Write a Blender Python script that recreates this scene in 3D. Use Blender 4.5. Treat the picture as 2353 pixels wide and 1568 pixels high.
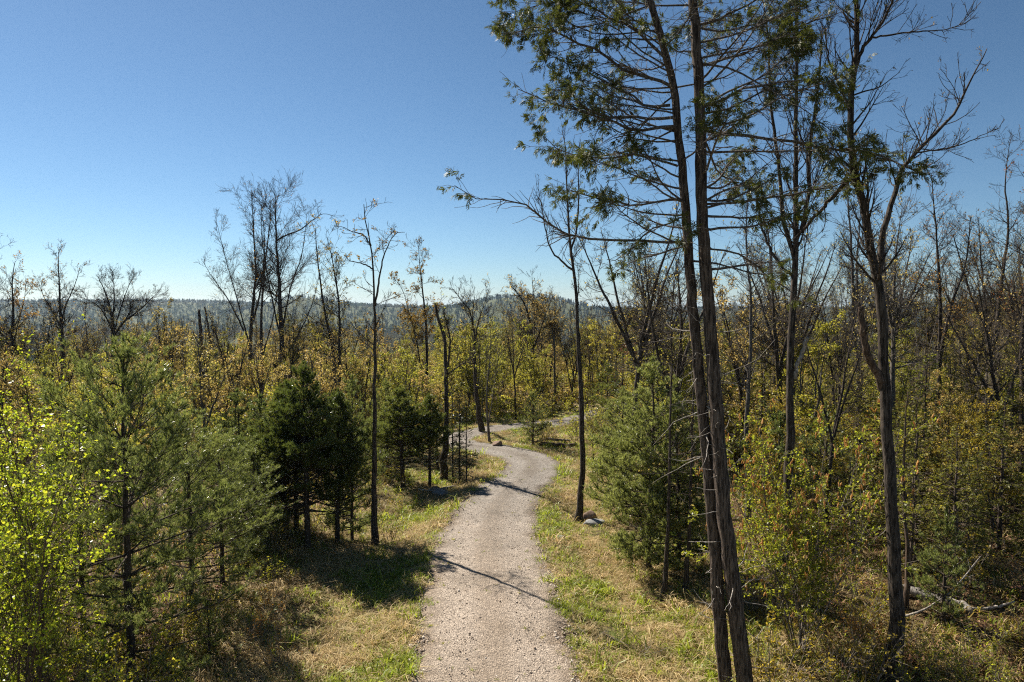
import bpy, math
import numpy as np
from mathutils import Vector

# ------------------------------------------------------------------ camera, sky, sun, exposure
for o in list(bpy.data.objects): bpy.data.objects.remove(o)
SC = bpy.context.scene
COL = SC.collection
CX, CY, F, HOR, CAMZ = 1176.5, 784.0, 1569.0, 712.0, 7.5     # photograph at 2353 x 1568
PITCH = math.atan((CY - HOR) / F)
cam_data = bpy.data.cameras.new('camera'); cam = bpy.data.objects.new('camera', cam_data); COL.objects.link(cam)
cam_data.sensor_width = 36.0; cam_data.lens = 36.0 * F / 2353.0
cam_data.clip_start = 0.1; cam_data.clip_end = 20000
cam.location = (0, 0, CAMZ); cam.rotation_euler = (math.pi / 2 - PITCH, 0, 0)
SC.camera = cam

SUN_EL, SUN_AZ = math.radians(45), math.radians(-45)          # azimuth from +Y towards +X
world = bpy.data.worlds.new('World'); SC.world = world; world.use_nodes = True
wn = world.node_tree; wn.nodes.clear()
sky = wn.nodes.new('ShaderNodeTexSky'); sky.sky_type = 'NISHITA'; sky.sun_disc = False
sky.sun_elevation = SUN_EL; sky.sun_rotation = SUN_AZ
sky.air_density = 0.85; sky.dust_density = 0.15; sky.ozone_density = 5.0; sky.altitude = 100
bg = wn.nodes.new('ShaderNodeBackground'); bg.inputs['Strength'].default_value = 0.05
wo = wn.nodes.new('ShaderNodeOutputWorld')
def _mul(a, k):
    m = wn.nodes.new('ShaderNodeMix'); m.data_type = 'RGBA'; m.blend_type = 'MULTIPLY'; m.inputs[0].default_value = 1; m.inputs[7].default_value = (k, k, k, 1)
    m.clamp_result = False; wn.links.new(a, m.inputs[6]); return m.outputs[2]
gam = wn.nodes.new('ShaderNodeGamma'); gam.inputs[1].default_value = 1.2; wn.links.new(_mul(sky.outputs[0], .1), gam.inputs[0])      # the camera's contrast and colour
hsv = wn.nodes.new('ShaderNodeHueSaturation'); hsv.inputs['Saturation'].default_value = .96; hsv.inputs['Hue'].default_value = .489; wn.links.new(_mul(gam.outputs[0], 10.0), hsv.inputs['Color'])
wn.links.new(hsv.outputs[0], bg.inputs[0]); wn.links.new(bg.outputs[0], wo.inputs[0])

sd = bpy.data.lights.new('sun', 'SUN'); sd.energy = 5.0; sd.angle = math.radians(0.53); sd.color = (1.0, 0.93, 0.82)
sun = bpy.data.objects.new('sun', sd); COL.objects.link(sun); sun.location = (-40, 40, 60)
SDIR = Vector((math.sin(SUN_AZ) * math.cos(SUN_EL), math.cos(SUN_AZ) * math.cos(SUN_EL), math.sin(SUN_EL)))
sun.rotation_euler = SDIR.to_track_quat('Z', 'Y').to_euler()

vs = SC.view_settings
vs.view_transform = 'Standard'; vs.look = 'None'; vs.exposure = 1.1; vs.gamma = 1.0; vs.use_curve_mapping = False
SC.render.engine = 'CYCLES'
cy = SC.cycles
cy.max_bounces = 5; cy.diffuse_bounces = 3; cy.glossy_bounces = 2; cy.transmission_bounces = 3; cy.transparent_max_bounces = 4
cy.volume_bounces = 0; cy.adaptive_threshold = .01; cy.caustics_reflective = False; cy.caustics_refractive = False
cy.use_denoising = False; cy.denoising_prefilter = 'ACCURATE'; cy.denoising_input_passes = 'RGB_ALBEDO_NORMAL'; cy.sample_clamp_direct = 5.0; cy.sample_clamp_indirect = 3.0; cy.filter_width = 1.15

# ------------------------------------------------------------------ helpers
def PX(x, y, Y):
    """world point seen at picture point (x, y) that stands Y metres in front of the camera"""
    u, v = (x - CX) / F, (CY - y) / F
    c, s = math.cos(PITCH), math.sin(PITCH)
    dx, dy, dz = u, c + v * s, -s + v * c
    k = Y / dy
    return np.array((dx * k, Y, CAMZ + dz * k))
def ground_Y(y, z=0.0):
    return (CAMZ - z) / math.tan(math.atan((y - CY) / F) + PITCH)
def nrm(a):
    return a / np.maximum(np.linalg.norm(a, axis=-1, keepdims=True), 1e-9)
def sstep(a, b, x):
    t = np.clip((x - a) / (b - a), 0, 1); return t * t * (3 - 2 * t)

def mesh(name, verts, faces, mats=(), smooth=False, mat_idx=None):
    """faces: list of int arrays (n, k)"""
    me = bpy.data.meshes.new(name)
    verts = np.asarray(verts, dtype=np.float32)
    faces = [np.asarray(f, dtype=np.int32) for f in faces if len(f)]
    me.vertices.add(len(verts)); me.vertices.foreach_set('co', verts.ravel())
    nl = sum(f.size for f in faces); nf = sum(len(f) for f in faces)
    me.loops.add(nl); me.polygons.add(nf)
    me.loops.foreach_set('vertex_index', np.concatenate([f.ravel() for f in faces]))
    tot = np.concatenate([np.full(len(f), f.shape[1], np.int32) for f in faces])
    st = np.concatenate([[0], np.cumsum(tot)[:-1]]).astype(np.int32)
    me.polygons.foreach_set('loop_start', st); me.polygons.foreach_set('loop_total', tot)
    if smooth: me.polygons.foreach_set('use_smooth', np.ones(nf, bool))
    for m in mats: me.materials.append(m)
    if mat_idx is not None: me.polygons.foreach_set('material_index', np.asarray(mat_idx, np.int32))
    me.update(calc_edges=True)
    return me
class Soup:
    """collects pieces of geometry into one mesh"""
    def __init__(s): s.v = []; s.f = {}; s.n = 0
    def add(s, v, *fs):
        for f in fs:
            f = np.asarray(f)
            if len(f): s.f.setdefault(f.shape[1], []).append(f + s.n)
        s.v.append(np.asarray(v).reshape(-1, 3)); s.n += len(s.v[-1])
        return s
    def mesh(s, name, mat, smooth=False):
        if not s.n: return None
        return mesh(name, np.concatenate(s.v), [np.concatenate(x) for x in s.f.values()], [mat], smooth)

def link(name, data, parent=None, loc=None):
    o = bpy.data.objects.new(name, data); COL.objects.link(o)
    if parent is not None: o.parent = parent
    if loc is not None: o.location = loc
    return o
def tag(o, label=None, cat=None, group=None, kind=None):
    if label: o['label'] = label
    if cat: o['category'] = cat
    if group: o['group'] = group
    if kind: o['kind'] = kind
    return o
def copy_thing(root, loc, rz=0.0, sc=(1, 1, 1), mats=None):
    r = root.copy(); COL.objects.link(r)
    r.location = loc; r.rotation_euler = (0, 0, rz); r.scale = sc
    for ch in root.children:
        c = ch.copy(); COL.objects.link(c); c.parent = r
        if mats and ch.name.split('.')[0] in mats:
            c.material_slots[0].link = 'OBJECT'; c.material_slots[0].material = mats[ch.name.split('.')[0]]
    return r

def resample(P, R, S):
    P = np.asarray(P, float); R = np.asarray(R, float)
    d = np.concatenate([[0], np.cumsum(np.linalg.norm(np.diff(P, axis=0), axis=1))]); d /= d[-1]
    # Catmull-Rom through the given points
    t = np.linspace(0, 1, S); i = np.clip(np.searchsorted(d, t, 'right') - 1, 0, len(P) - 2)
    u = ((t - d[i]) / (d[i + 1] - d[i]))[:, None]
    p0, p1, p2, p3 = P[np.maximum(i - 1, 0)], P[i], P[i + 1], P[np.minimum(i + 2, len(P) - 1)]
    q = .5 * (2 * p1 + (p2 - p0) * u + (2 * p0 - 5 * p1 + 4 * p2 - p3) * u ** 2 + (3 * p1 - p0 - 3 * p2 + p3) * u ** 3)
    return q, np.interp(t, d, R)

def tubes(soup, P, R, sides, rough=0.0, rng=None, cap=False):
    """P (N,S,3) polylines with radii R (N,S) become tubes"""
    N, S, _ = P.shape
    if N == 0: return
    T = np.empty_like(P); T[:, 1:-1] = P[:, 2:] - P[:, :-2]; T[:, 0] = P[:, 1] - P[:, 0]; T[:, -1] = P[:, -1] - P[:, -2]
    T = nrm(T)
    mean = nrm(P[:, -1] - P[:, 0])
    ref = np.where(np.abs(mean[:, 2:3]) < .8, np.array([[0, 0, 1.]]), np.array([[1., 0.13, 0]]))
    U = nrm(np.cross(T, np.repeat(ref[:, None], S, 1))); V = np.cross(T, U)
    a = np.arange(sides) * 2 * np.pi / sides
    rr = R[:, :, None]
    if rough and rng is not None:
        rr = rr * (1 + rough * rng.normal(size=(N, S, sides))) * (1 + .6 * rough * rng.normal(size=(N, 1, sides)))
    v = P[:, :, None] + rr[..., None] * (np.cos(a)[:, None] * U[:, :, None] + np.sin(a)[:, None] * V[:, :, None])
    idx = np.arange(N * S * sides).reshape(N, S, sides)
    q = np.stack([idx[:, :-1], np.roll(idx[:, :-1], -1, 2), np.roll(idx[:, 1:], -1, 2), idx[:, 1:]], -1).reshape(-1, 4)
    soup.add(v, q)
    if cap:
        n0 = soup.n
        c = P[:, -1] + T[:, -1] * R[:, -1:] * .4
        soup.add(c)
        k = np.arange(N)
        last = idx[:, -1] - N * S * sides
        tri = np.stack([last, np.roll(last, -1, 1), np.repeat(k[:, None], sides, 1)], -1).reshape(-1, 3)
        soup.f.setdefault(3, []).append(tri + n0)

def shoots(rng, pos, d, L, r0, r1, nseg, up=0.0, wig=0.1, curl=None):
    """grow N shoots from pos along d; returns polylines and radii"""
    N = len(pos)
    P = np.empty((N, nseg + 1, 3)); P[:, 0] = pos; d = nrm(d).copy()
    for k in range(1, nseg + 1):
        d = d + wig * rng.normal(size=(N, 3))
        d[:, 2] += up if np.isscalar(up) else up
        if curl is not None: d += curl[k - 1]
        d = nrm(d); P[:, k] = P[:, k - 1] + d * (L / nseg)[:, None]
    t = np.linspace(0, 1, nseg + 1)
    R = r0[:, None] * (1 - t) + r1[:, None] * t
    return P, R
def along(P, R, idx, t):
    S = P.shape[1]; s = np.clip(t, 0, .9999) * (S - 1); i = s.astype(int); u = (s - i)[:, None]
    a, b = P[idx, i], P[idx, i + 1]
    return a * (1 - u) + b * u, nrm(b - a), R[idx, i] * (1 - u[:, 0]) + R[idx, i + 1] * u[:, 0]
def side_dirs(rng, T, ang, flat=False, az=None):
    N = len(T)
    ref = np.where(np.abs(T[:, 2:3]) < .9, np.array([[0, 0, 1.]]), np.array([[1., 0, 0]]))
    U = nrm(np.cross(T, ref)); V = np.cross(T, U)
    if flat: az = np.where(rng.random(N) < .5, 0, np.pi) + rng.normal(size=N) * .35
    elif az is None: az = rng.random(N) * 2 * np.pi
    return nrm(np.cos(ang)[:, None] * T + np.sin(ang)[:, None] * (np.cos(az)[:, None] * U + np.sin(az)[:, None] * V))
def branch(rng, P, R, per, t0, t1, ang, length, nseg, up, wig, rf, rtip, flat=False, shorten=.6, tpow=1.0):
    """children shoots on the polylines P; per = number on each"""
    N = len(P)
    n = np.maximum(rng.poisson(per, N) if np.isscalar(per) else rng.poisson(per), 0)
    idx = np.repeat(np.arange(N), n); M = len(idx)
    t = t0 + (t1 - t0) * rng.random(M) ** tpow
    pos, T, r = along(P, R, idx, t)
    d = side_dirs(rng, T, np.radians(ang[0] + ang[1] * rng.normal(size=M)), flat)
    L = (length if np.isscalar(length) else length[idx]) * (1 - shorten * t) * rng.uniform(.55, 1.25, M)
    rr = np.maximum(r * rf, rtip * 1.2)
    return shoots(rng, pos, d, L, rr, np.full(M, rtip), nseg, up, wig) + (L,)

def leaf_quads(soup, rng, pos, d, size, aspect=.55, droop=.0, fold=.15):
    """diamond leaves, one quad each"""
    N = len(pos)
    if N == 0: return
    d = nrm(d + np.array([0, 0, -droop]))
    n = nrm(rng.normal(size=(N, 3)) + np.array([0, 0, .6])); s = nrm(np.cross(d, n)); n = np.cross(s, d)
    L = (size * rng.uniform(.65, 1.3, N))[:, None]
    a = pos; c = pos + d * L
    m = pos + d * L * .45 + n * L * fold * rng.normal(size=(N, 1))
    b = m + s * L * aspect * .5; e = m - s * L * aspect * .5
    v = np.stack([a, b, c, e], 1)
    soup.add(v, np.arange(N * 4).reshape(N, 4))
def needles(soup, rng, pos, T, k, length, width, spread=(42, 14)):
    N = len(pos)
    P = np.repeat(pos, k, 0); D = np.repeat(T, k, 0)
    d = side_dirs(rng, D, np.radians(spread[0] + spread[1] * rng.normal(size=N * k)))
    P = P + D * (rng.random((N * k, 1)) * .03)
    s = nrm(np.cross(d, rng.normal(size=(N * k, 3))))
    L = length * rng.uniform(.7, 1.2, (N * k, 1))
    v = np.stack([P - s * width, P + s * width, P + d * L], 1)
    soup.add(v, np.arange(N * k * 3).reshape(-1, 3))

# ------------------------------------------------------------------ materials
class NT:
    def __init__(s, name):
        s.m = bpy.data.materials.new(name); s.m.use_nodes = True; s.t = s.m.node_tree; s.t.nodes.clear()
        s.out = s.n('ShaderNodeOutputMaterial')
    def n(s, t, **kw):
        n = s.t.nodes.new(t)
        for k, v in kw.items(): setattr(n, k, v)
        return n
    def l(s, a, b): s.t.links.new(a, b)
    def noise(s, vec, scale, detail=4, rough=.6):
        n = s.n('ShaderNodeTexNoise'); n.inputs['Scale'].default_value = scale; n.inputs['Detail'].default_value = detail
        n.inputs['Roughness'].default_value = rough
        if vec is not None: s.l(vec, n.inputs['Vector'])
        return n.outputs['Fac']
    def ramp(s, fac, stops, interp='LINEAR'):
        r = s.n('ShaderNodeValToRGB'); r.color_ramp.interpolation = interp
        e = r.color_ramp.elements
        while len(e) < len(stops): e.new(.5)
        for i, (p, c) in enumerate(stops):
            e[i].position = p; e[i].color = (*c, 1) if len(c) == 3 else c
        s.l(fac, r.inputs[0]); return r.outputs[0]
    def mix(s, fac, a, b, mode='MIX'):
        m = s.n('ShaderNodeMix', data_type='RGBA', blend_type=mode)
        for sock, v in ((m.inputs[0], fac), (m.inputs[6], a), (m.inputs[7], b)):
            if isinstance(v, (int, float)): sock.default_value = v
            elif isinstance(v, tuple): sock.default_value = (*v, 1)
            else: s.l(v, sock)
        return m.outputs[2]
    def math(s, op, a, b=0.0):
        m = s.n('ShaderNodeMath', operation=op)
        for sock, v in ((m.inputs[0], a), (m.inputs[1], b)):
            if isinstance(v, (int, float)): sock.default_value = v
            else: s.l(v, sock)
        return m.outputs[0]
    def stretched(s, sc, coord='Object'):
        tc = s.n('ShaderNodeTexCoord'); mp = s.n('ShaderNodeMapping'); mp.inputs['Scale'].default_value = sc
        s.l(tc.outputs[coord], mp.inputs[0]); return mp.outputs[0]
    def bump(s, h, strength, dist):
        b = s.n('ShaderNodeBump'); b.inputs['Strength'].default_value = strength; b.inputs['Distance'].default_value = dist
        s.l(h, b.inputs['Height']); return b.outputs[0]
    def principled(s, col, rough=.8, spec=.3, normal=None, out=True):
        p = s.n('ShaderNodeBsdfPrincipled')
        if isinstance(col, tuple): p.inputs['Base Color'].default_value = (*col, 1)
        else: s.l(col, p.inputs['Base Color'])
        p.inputs['Roughness'].default_value = rough; p.inputs['Specular IOR Level'].default_value = spec
        if normal is not None: s.l(normal, p.inputs['Normal'])
        if out: s.l(p.outputs[0], s.out.inputs[0])
        return p.outputs[0]

def bark(name, dark, light, lichen=None, vscale=9.0, bumpd=.02, fine=1.0, lich_amt=.62):
    b = NT(name)
    v = b.stretched((vscale * 4 * fine, vscale * 4 * fine, vscale * .55 * fine))
    n1 = b.noise(v, 1.0, 5, .65)
    col = b.ramp(n1, [(.40, dark), (.62, light)])
    if lichen:
        v2 = b.stretched((1, 1, .6)); n2 = b.noise(v2, 7.0, 5, .7)
        f = b.ramp(n2, [(lich_amt, (0, 0, 0)), (lich_amt + .06, (1, 1, 1))])
        col = b.mix(f, col, lichen)
    b.principled(col, .9, .15, b.bump(n1, .9, bumpd))
    return b.m
BARK = {
    'cedar': bark('cedar_bark', (.028, .021, .017), (.155, .12, .095), (.19, .19, .16), 7, .03, lich_amt=.66),
    'maple': bark('maple_bark', (.02, .016, .013), (.11, .088, .07), (.19, .185, .16), 7, .03, lich_amt=.66),
    'grey': bark('grey_bark', (.05, .042, .036), (.17, .15, .13), (.2, .2, .17), 8, .01, lich_amt=.64),
    'pine': bark('pine_bark', (.026, .02, .016), (.10, .078, .06), (.11, .12, .09), 9, .01, lich_amt=.68),
    'birch': bark('young_birch_bark', (.05, .035, .025), (.14, .10, .075), None, 8, .006),
    'dead': bark('weathered_wood', (.13, .11, .095), (.42, .38, .33), (.5, .49, .45), 6, .01, lich_amt=.6),
    'snag': bark('dead_snag_wood', (.045, .03, .022), (.16, .115, .085), (.2, .17, .14), 6, .02, lich_amt=.66),
    'stick': bark('dry_stick', (.09, .07, .055), (.28, .24, .2), None, 8, .004),
}
def leaf_mat(name, cols, trans=.45, rough=.45, spec=.4, boost=1.25, objvar=.25, tint=(1.0, 1.0, .6)):
    b = NT(name)
    g = b.n('ShaderNodeNewGeometry')
    stops = [(i / (len(cols) - 1), c) for i, c in enumerate(cols)] if len(cols) > 1 else [(0, cols[0])]
    col = b.ramp(g.outputs['Random Per Island'], stops)
    oi = b.n('ShaderNodeObjectInfo')
    hs = b.n('ShaderNodeHueSaturation'); b.l(col, hs.inputs['Color'])
    mr = b.n('ShaderNodeMapRange'); b.l(oi.outputs['Random'], mr.inputs[0])
    mr.inputs[3].default_value = 1 - objvar; mr.inputs[4].default_value = 1 + objvar
    b.l(mr.outputs[0], hs.inputs['Value'])
    mr2 = b.n('ShaderNodeMapRange'); b.l(oi.outputs['Random'], mr2.inputs[0])
    mr2.inputs[3].default_value = .5 + objvar * .06; mr2.inputs[4].default_value = .5 - objvar * .06
    b.l(mr2.outputs[0], hs.inputs['Hue'])
    col = hs.outputs[0]
    p = b.principled(col, rough, spec, None, False)
    t = b.n('ShaderNodeBsdfTranslucent')
    tc = b.mix(1.0, col, tuple(boost * x for x in tint), 'MULTIPLY'); b.l(tc, t.inputs[0])
    m = b.n('ShaderNodeMixShader'); m.inputs[0].default_value = trans
    b.l(p, m.inputs[1]); b.l(t.outputs[0], m.inputs[2]); b.l(m.outputs[0], b.out.inputs[0])
    return b.m
LEAF = {
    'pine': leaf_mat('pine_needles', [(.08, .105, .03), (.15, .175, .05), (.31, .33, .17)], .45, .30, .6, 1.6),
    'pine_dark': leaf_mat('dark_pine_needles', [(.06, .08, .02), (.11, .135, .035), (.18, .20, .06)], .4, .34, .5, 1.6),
    'cedar': leaf_mat('cedar_sprays', [(.04, .055, .014), (.065, .08, .02), (.11, .115, .03)], .3, .55, .2, 1.4),
    'under_cedar': leaf_mat('understory_cedar_sprays', [(.075, .085, .018), (.14, .145, .028), (.24, .22, .045)], .48, .5, .3, 1.5),
    'birch': leaf_mat('birch_leaves', [(.20, .27, .02), (.29, .34, .03), (.37, .36, .04)], .6, .35, .5, 1.5, .08),
    'yellowgreen': leaf_mat('new_yellow_green_leaves', [(.16, .165, .025), (.26, .245, .045), (.36, .32, .075)], .6, .45, .4, 1.6),
    'tan': leaf_mat('new_tan_leaves', [(.25, .20, .065), (.36, .30, .11), (.46, .40, .17)], .6, .5, .35, 1.2, tint=(1, .9, .6)),
    'orange': leaf_mat('new_orange_leaves', [(.24, .14, .035), (.33, .21, .06), (.38, .28, .085)], .5, .5, .35, 1.25, tint=(1, .85, .5)),
    'olive': leaf_mat('olive_leaves', [(.13, .12, .018), (.23, .19, .03), (.34, .26, .05)], .6, .45, .4, 1.5),
    'red': leaf_mat('red_maple_blossom', [(.22, .075, .04), (.30, .12, .055), (.32, .18, .07)], .45, .5, .3, 1.2, tint=(1, .8, .6)),
    'hazel': leaf_mat('hazel_leaves', [(.20, .22, .02), (.30, .30, .035), (.40, .36, .06)], .6, .4, .45, 1.6),
    'fir': leaf_mat('fir_needles', [(.04, .06, .02), (.065, .09, .028), (.10, .12, .04)], .25, .4, .4, 1.3),
    'dry': leaf_mat('dry_grass_blades', [(.19, .135, .06), (.36, .265, .12), (.56, .44, .23)], .3, .6, .2, 1.1, .2, (1, .95, .7)),
    'grass': leaf_mat('green_grass_blades', [(.12, .17, .015), (.21, .27, .025), (.31, .33, .05)], .45, .45, .35, 1.5, .2),
    'litter': leaf_mat('fallen_leaves', [(.07, .035, .018), (.18, .09, .045), (.30, .18, .10)], .15, .7, .2, 1.0),
    'catkin': leaf_mat('catkins', [(.48, .30, .10), (.62, .42, .16)], .4, .7, .2, 1.2, .1, (1, .85, .5)),
}

# ------------------------------------------------------------------ terrain
PATH = np.array([(0.2, -14, 1.7), (-.1, -4, 1.7), (-.3, 6, 1.65), (-.37, 13.75, 1.70), (-.52, 17.1, 1.78), (-.74, 20.3, 1.72), (-.72, 23.5, 1.62), (-.3, 27.2, 1.5),
                 (.62, 30.2, 1.35), (1.0, 32.6, 1.35), (.45, 34.7, 1.3), (-.9, 36.2, 1.3), (-2.5, 37.4, 1.15), (-3.4, 38.7, 1.1), (-2.9, 40.6, 1.1), (-1.7, 42.2, 1.05), (-.2, 43.4, 1.05),
                 (1.6, 44.2, 1.2), (3.4, 45.4, .9), (5.0, 47.6, .8), (6.5, 50, .7)])
_q, _w = resample(np.c_[PATH[:, :2], np.zeros(len(PATH))], PATH[:, 2], 420)
PC, PW = _q[:, :2], _w
def path_dist(x, y):
    """signed-ish distance to the path edge, and which side (-1 left, 1 right)"""
    x, y = np.broadcast_arrays(np.asarray(x, float), np.asarray(y, float))
    sh = x.shape; xf, yf = x.ravel(), y.ravel()
    D = np.full(len(xf), 99.0); Sd = np.ones(len(xf))
    near = (np.abs(xf) < 16) & (yf > -20) & (yf < 75)
    ii = np.where(near)[0]
    T = np.gradient(PC, axis=0)
    for c in np.array_split(ii, max(1, len(ii) // 20000)):
        if not len(c): continue
        dx = xf[c, None] - PC[None, ::2, 0]; dy = yf[c, None] - PC[None, ::2, 1]
        d2 = dx * dx + dy * dy; k = d2.argmin(1)
        D[c] = np.sqrt(d2[np.arange(len(c)), k]) - PW[::2][k]
        t = T[::2][k]
        Sd[c] = np.sign(t[:, 1] * dx[np.arange(len(c)), k] - t[:, 0] * dy[np.arange(len(c)), k])
    return D.reshape(sh), Sd.reshape(sh)
def wave(x, y, s, seed):
    r = np.random.default_rng(seed); out = 0
    for k in range(6):
        a = r.random() * 6.28; w = s * r.uniform(.6, 1.8); out = out + np.sin((x * math.cos(a) + y * math.sin(a)) * w + r.random() * 6.28) / (1 + .3 * k)
    return out / 3
def hz(x, y, pd=None):
    """height of the land"""
    x = np.asarray(x, float); y = np.asarray(y, float)
    if pd is None: d, sd_ = path_dist(x, y)
    else: d, sd_ = pd
    off = np.maximum(d, 0)
    near = 1 - sstep(80, 160, np.hypot(x, y))
    z = near * (.10 * wave(x, y, .55, 3) + .05 * wave(x, y, 1.7, 4) + .035 * wave(x, y, 4.2, 6)) * sstep(0, 1.2, off)
    z = z - near * .38 * sstep(0, 1.5, off) * (1 - .55 * sstep(2.0, 4.5, off)) * np.where(sd_ < 0, 1.0, .55)   # roadside ditch
    z = z + near * .9 * sstep(4, 14, x) * sstep(10, 22, y) * (1 - sstep(40, 60, y)) * .4
    r = np.hypot(x * .8, y)
    z = z - 40 * sstep(60, 480, r) * (1 - .35 * sstep(0, 250, x) * (1 - sstep(200, 500, r)))
    far = sstep(500, 900, y)
    z = z + far * 3 * wave(x, y, .006, 9)
    ridge = sstep(1300, 2500, y)
    z = z + ridge * (48 + 18 * sstep(-300, -1300, x) + 3 * wave(x, y, .0045, 5))
    def g(cx, cy_, sx, sy, h): return h * np.exp(-((x - cx) / sx) ** 2 - ((y - cy_) / sy) ** 2)
    z = z + g(-20, 1750, 185, 330, 52) + g(150, 1800, 170, 300, 26) + g(-640, 2000, 120, 300, 42) + g(-420, 2100, 230, 300, 18) + g(-1500, 2400, 700, 400, 9)
    z = z + g(3300, 4600, 500, 500, 85) + g(2700, 4600, 500, 500, 35)
    return z

def grid_mesh(name, xs, ys, mat, attr=True):
    X, Y = np.meshgrid(xs, ys); pd = path_dist(X, Y); Z = hz(X, Y, pd)
    nx, ny = len(xs), len(ys)
    on = pd[0] < 0
    Z = np.where(on, Z - .03, Z)
    i = np.arange(nx * ny).reshape(ny, nx)
    q = np.stack([i[:-1, :-1], i[:-1, 1:], i[1:, 1:], i[1:, :-1]], -1).reshape(-1, 4)
    me = mesh(name, np.stack([X, Y, Z], -1).reshape(-1, 3), [q], [mat], True)
    if attr:
        a = me.attributes.new('verge', 'FLOAT', 'POINT'); a.data.foreach_set('value', np.clip(pd[0], 0, 99).astype(np.float32).ravel())
    return me

g = NT('forest_floor')
tc = g.stretched((1, 1, 1), 'Object')
at = g.n('ShaderNodeAttribute'); at.attribute_name = 'verge'
n_big = g.noise(tc, .55, 4, .6); n_mid = g.noise(tc, 3.0, 5, .65); n_fine = g.noise(tc, 28.0, 4, .7)
straw = g.ramp(n_fine, [(.3, (.12, .085, .04)), (.5, (.29, .215, .105)), (.72, (.50, .40, .22))])
green = g.ramp(n_fine, [(.3, (.035, .05, .012)), (.7, (.14, .17, .035))])
litter = g.ramp(n_fine, [(.28, (.025, .02, .01)), (.5, (.085, .06, .028)), (.75, (.19, .135, .07))])
gm = g.ramp(g.math('ADD', g.math('MULTIPLY', n_big, .6), g.math('MULTIPLY', n_mid, .45)), [(.46, (0, 0, 0)), (.60, (1, 1, 1))])
soil = g.ramp(n_fine, [(.3, (.035, .024, .015)), (.7, (.12, .085, .055))])
n_soil = g.noise(tc, 1.7, 4, .7)
c1 = g.mix(g.ramp(n_soil, [(.56, (0, 0, 0)), (.63, (1, 1, 1))]), g.mix(gm, straw, green), soil)
ve = g.math('ADD', at.outputs['Fac'], g.math('MULTIPLY', g.math('SUBTRACT', n_mid, .5), 5.0))
vf = g.n('ShaderNodeMapRange'); g.l(ve, vf.inputs[0]); vf.inputs[1].default_value = 3.6; vf.inputs[2].default_value = 6.5
c2 = g.mix(vf.outputs[0], c1, litter)
g.principled(c2, .95, .1, g.bump(n_fine, .8, .05))
FLOOR = g.m
h = NT('far_hillside')
hc = h.stretched((1, 1, 1)); hn = h.noise(hc, .012, 6, .7); hn2 = h.noise(hc, .12, 4, .7)
hcol = h.mix(.55, h.ramp(hn, [(.35, (.035, .05, .022)), (.55, (.075, .085, .03)), (.68, (.12, .10, .05))]), h.ramp(hn2, [(.3, (.03, .04, .018)), (.7, (.12, .115, .05))]))
h.principled(hcol, .95, .1)
HILL = h.m

xs = np.concatenate([np.linspace(-320, -60, 40, endpoint=False), np.linspace(-60, -15, 50, endpoint=False), np.linspace(-15, 15, 130, endpoint=False), np.linspace(15, 60, 50, endpoint=False), np.linspace(60, 320, 41)])
ys = np.concatenate([np.linspace(-40, 6, 30, endpoint=False), np.linspace(6, 50, 180, endpoint=False), np.linspace(50, 90, 45, endpoint=False), np.linspace(90, 420, 50)])
ground = tag(link('ground', grid_mesh('ground', xs, ys, FLOOR)), 'forest floor of dry grass, moss and fallen leaves', 'ground', kind='structure')
fx = np.linspace(-6500, 6500, 200); fy = np.concatenate([np.linspace(-700, 420, 40, endpoint=False), np.linspace(420, 3200, 130, endpoint=False), np.linspace(3200, 9000, 50)])
def far_sheet():
    X, Y = np.meshgrid(fx, fy); Z = hz(X, Y) - np.where((np.abs(X) < 320) & (Y < 420) & (Y > -40), 6.0, 0.25)
    i = np.arange(X.size).reshape(X.shape)
    q = np.stack([i[:-1, :-1], i[:-1, 1:], i[1:, 1:], i[1:, :-1]], -1).reshape(-1, 4)
    return mesh('hills', np.stack([X, Y, Z], -1).reshape(-1, 3), [q], [HILL], True)
hills = tag(link('hills', far_sheet()), 'wooded valley rising to low blue green hills', 'hills', kind='structure')

# path ribbon
gv = NT('gravel')
pc = gv.stretched((1, 1, 1)); pn = gv.noise(pc, .5, 4, .6); pf = gv.noise(pc, 34, 5, .75); pm = gv.noise(pc, 5, 4, .6)
sep = gv.n('ShaderNodeSeparateXYZ'); gv.l(pc, sep.inputs[0])
vor = gv.n('ShaderNodeTexVoronoi'); vor.inputs['Scale'].default_value = 26; gv.l(pc, vor.inputs['Vector'])
vsep = gv.n('ShaderNodeSeparateColor'); gv.l(vor.outputs['Color'], vsep.inputs[0])
warm = gv.ramp(pf, [(.28, (.18, .15, .12)), (.5, (.41, .35, .29)), (.74, (.61, .54, .46))])
grey = gv.ramp(pf, [(.28, (.13, .12, .11)), (.5, (.28, .26, .235)), (.74, (.47, .445, .41))])
yy = gv.math('ADD', sep.outputs[1], gv.math('MULTIPLY', gv.math('SUBTRACT', gv.math('ADD', gv.math('MULTIPLY', pn, .65), gv.math('MULTIPLY', pm, .35)), .5), 26.0))
mr = gv.n('ShaderNodeMapRange'); gv.l(yy, mr.inputs[0]); mr.inputs[1].default_value = 17.0; mr.inputs[2].default_value = 29.0
pcol = gv.mix(mr.outputs[0], warm, grey)
pcol = gv.mix(.8, pcol, gv.mix(1.0, pcol, gv.ramp(vsep.outputs[0], [(0, (.55, .52, .5)), (1, (1.25, 1.2, 1.15))]), 'MULTIPLY'))
ac = gv.n('ShaderNodeAttribute'); ac.attribute_name = 'across'
wob = gv.math('ADD', ac.outputs['Fac'], gv.math('MULTIPLY', gv.math('SUBTRACT', pm, .5), .35))
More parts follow.
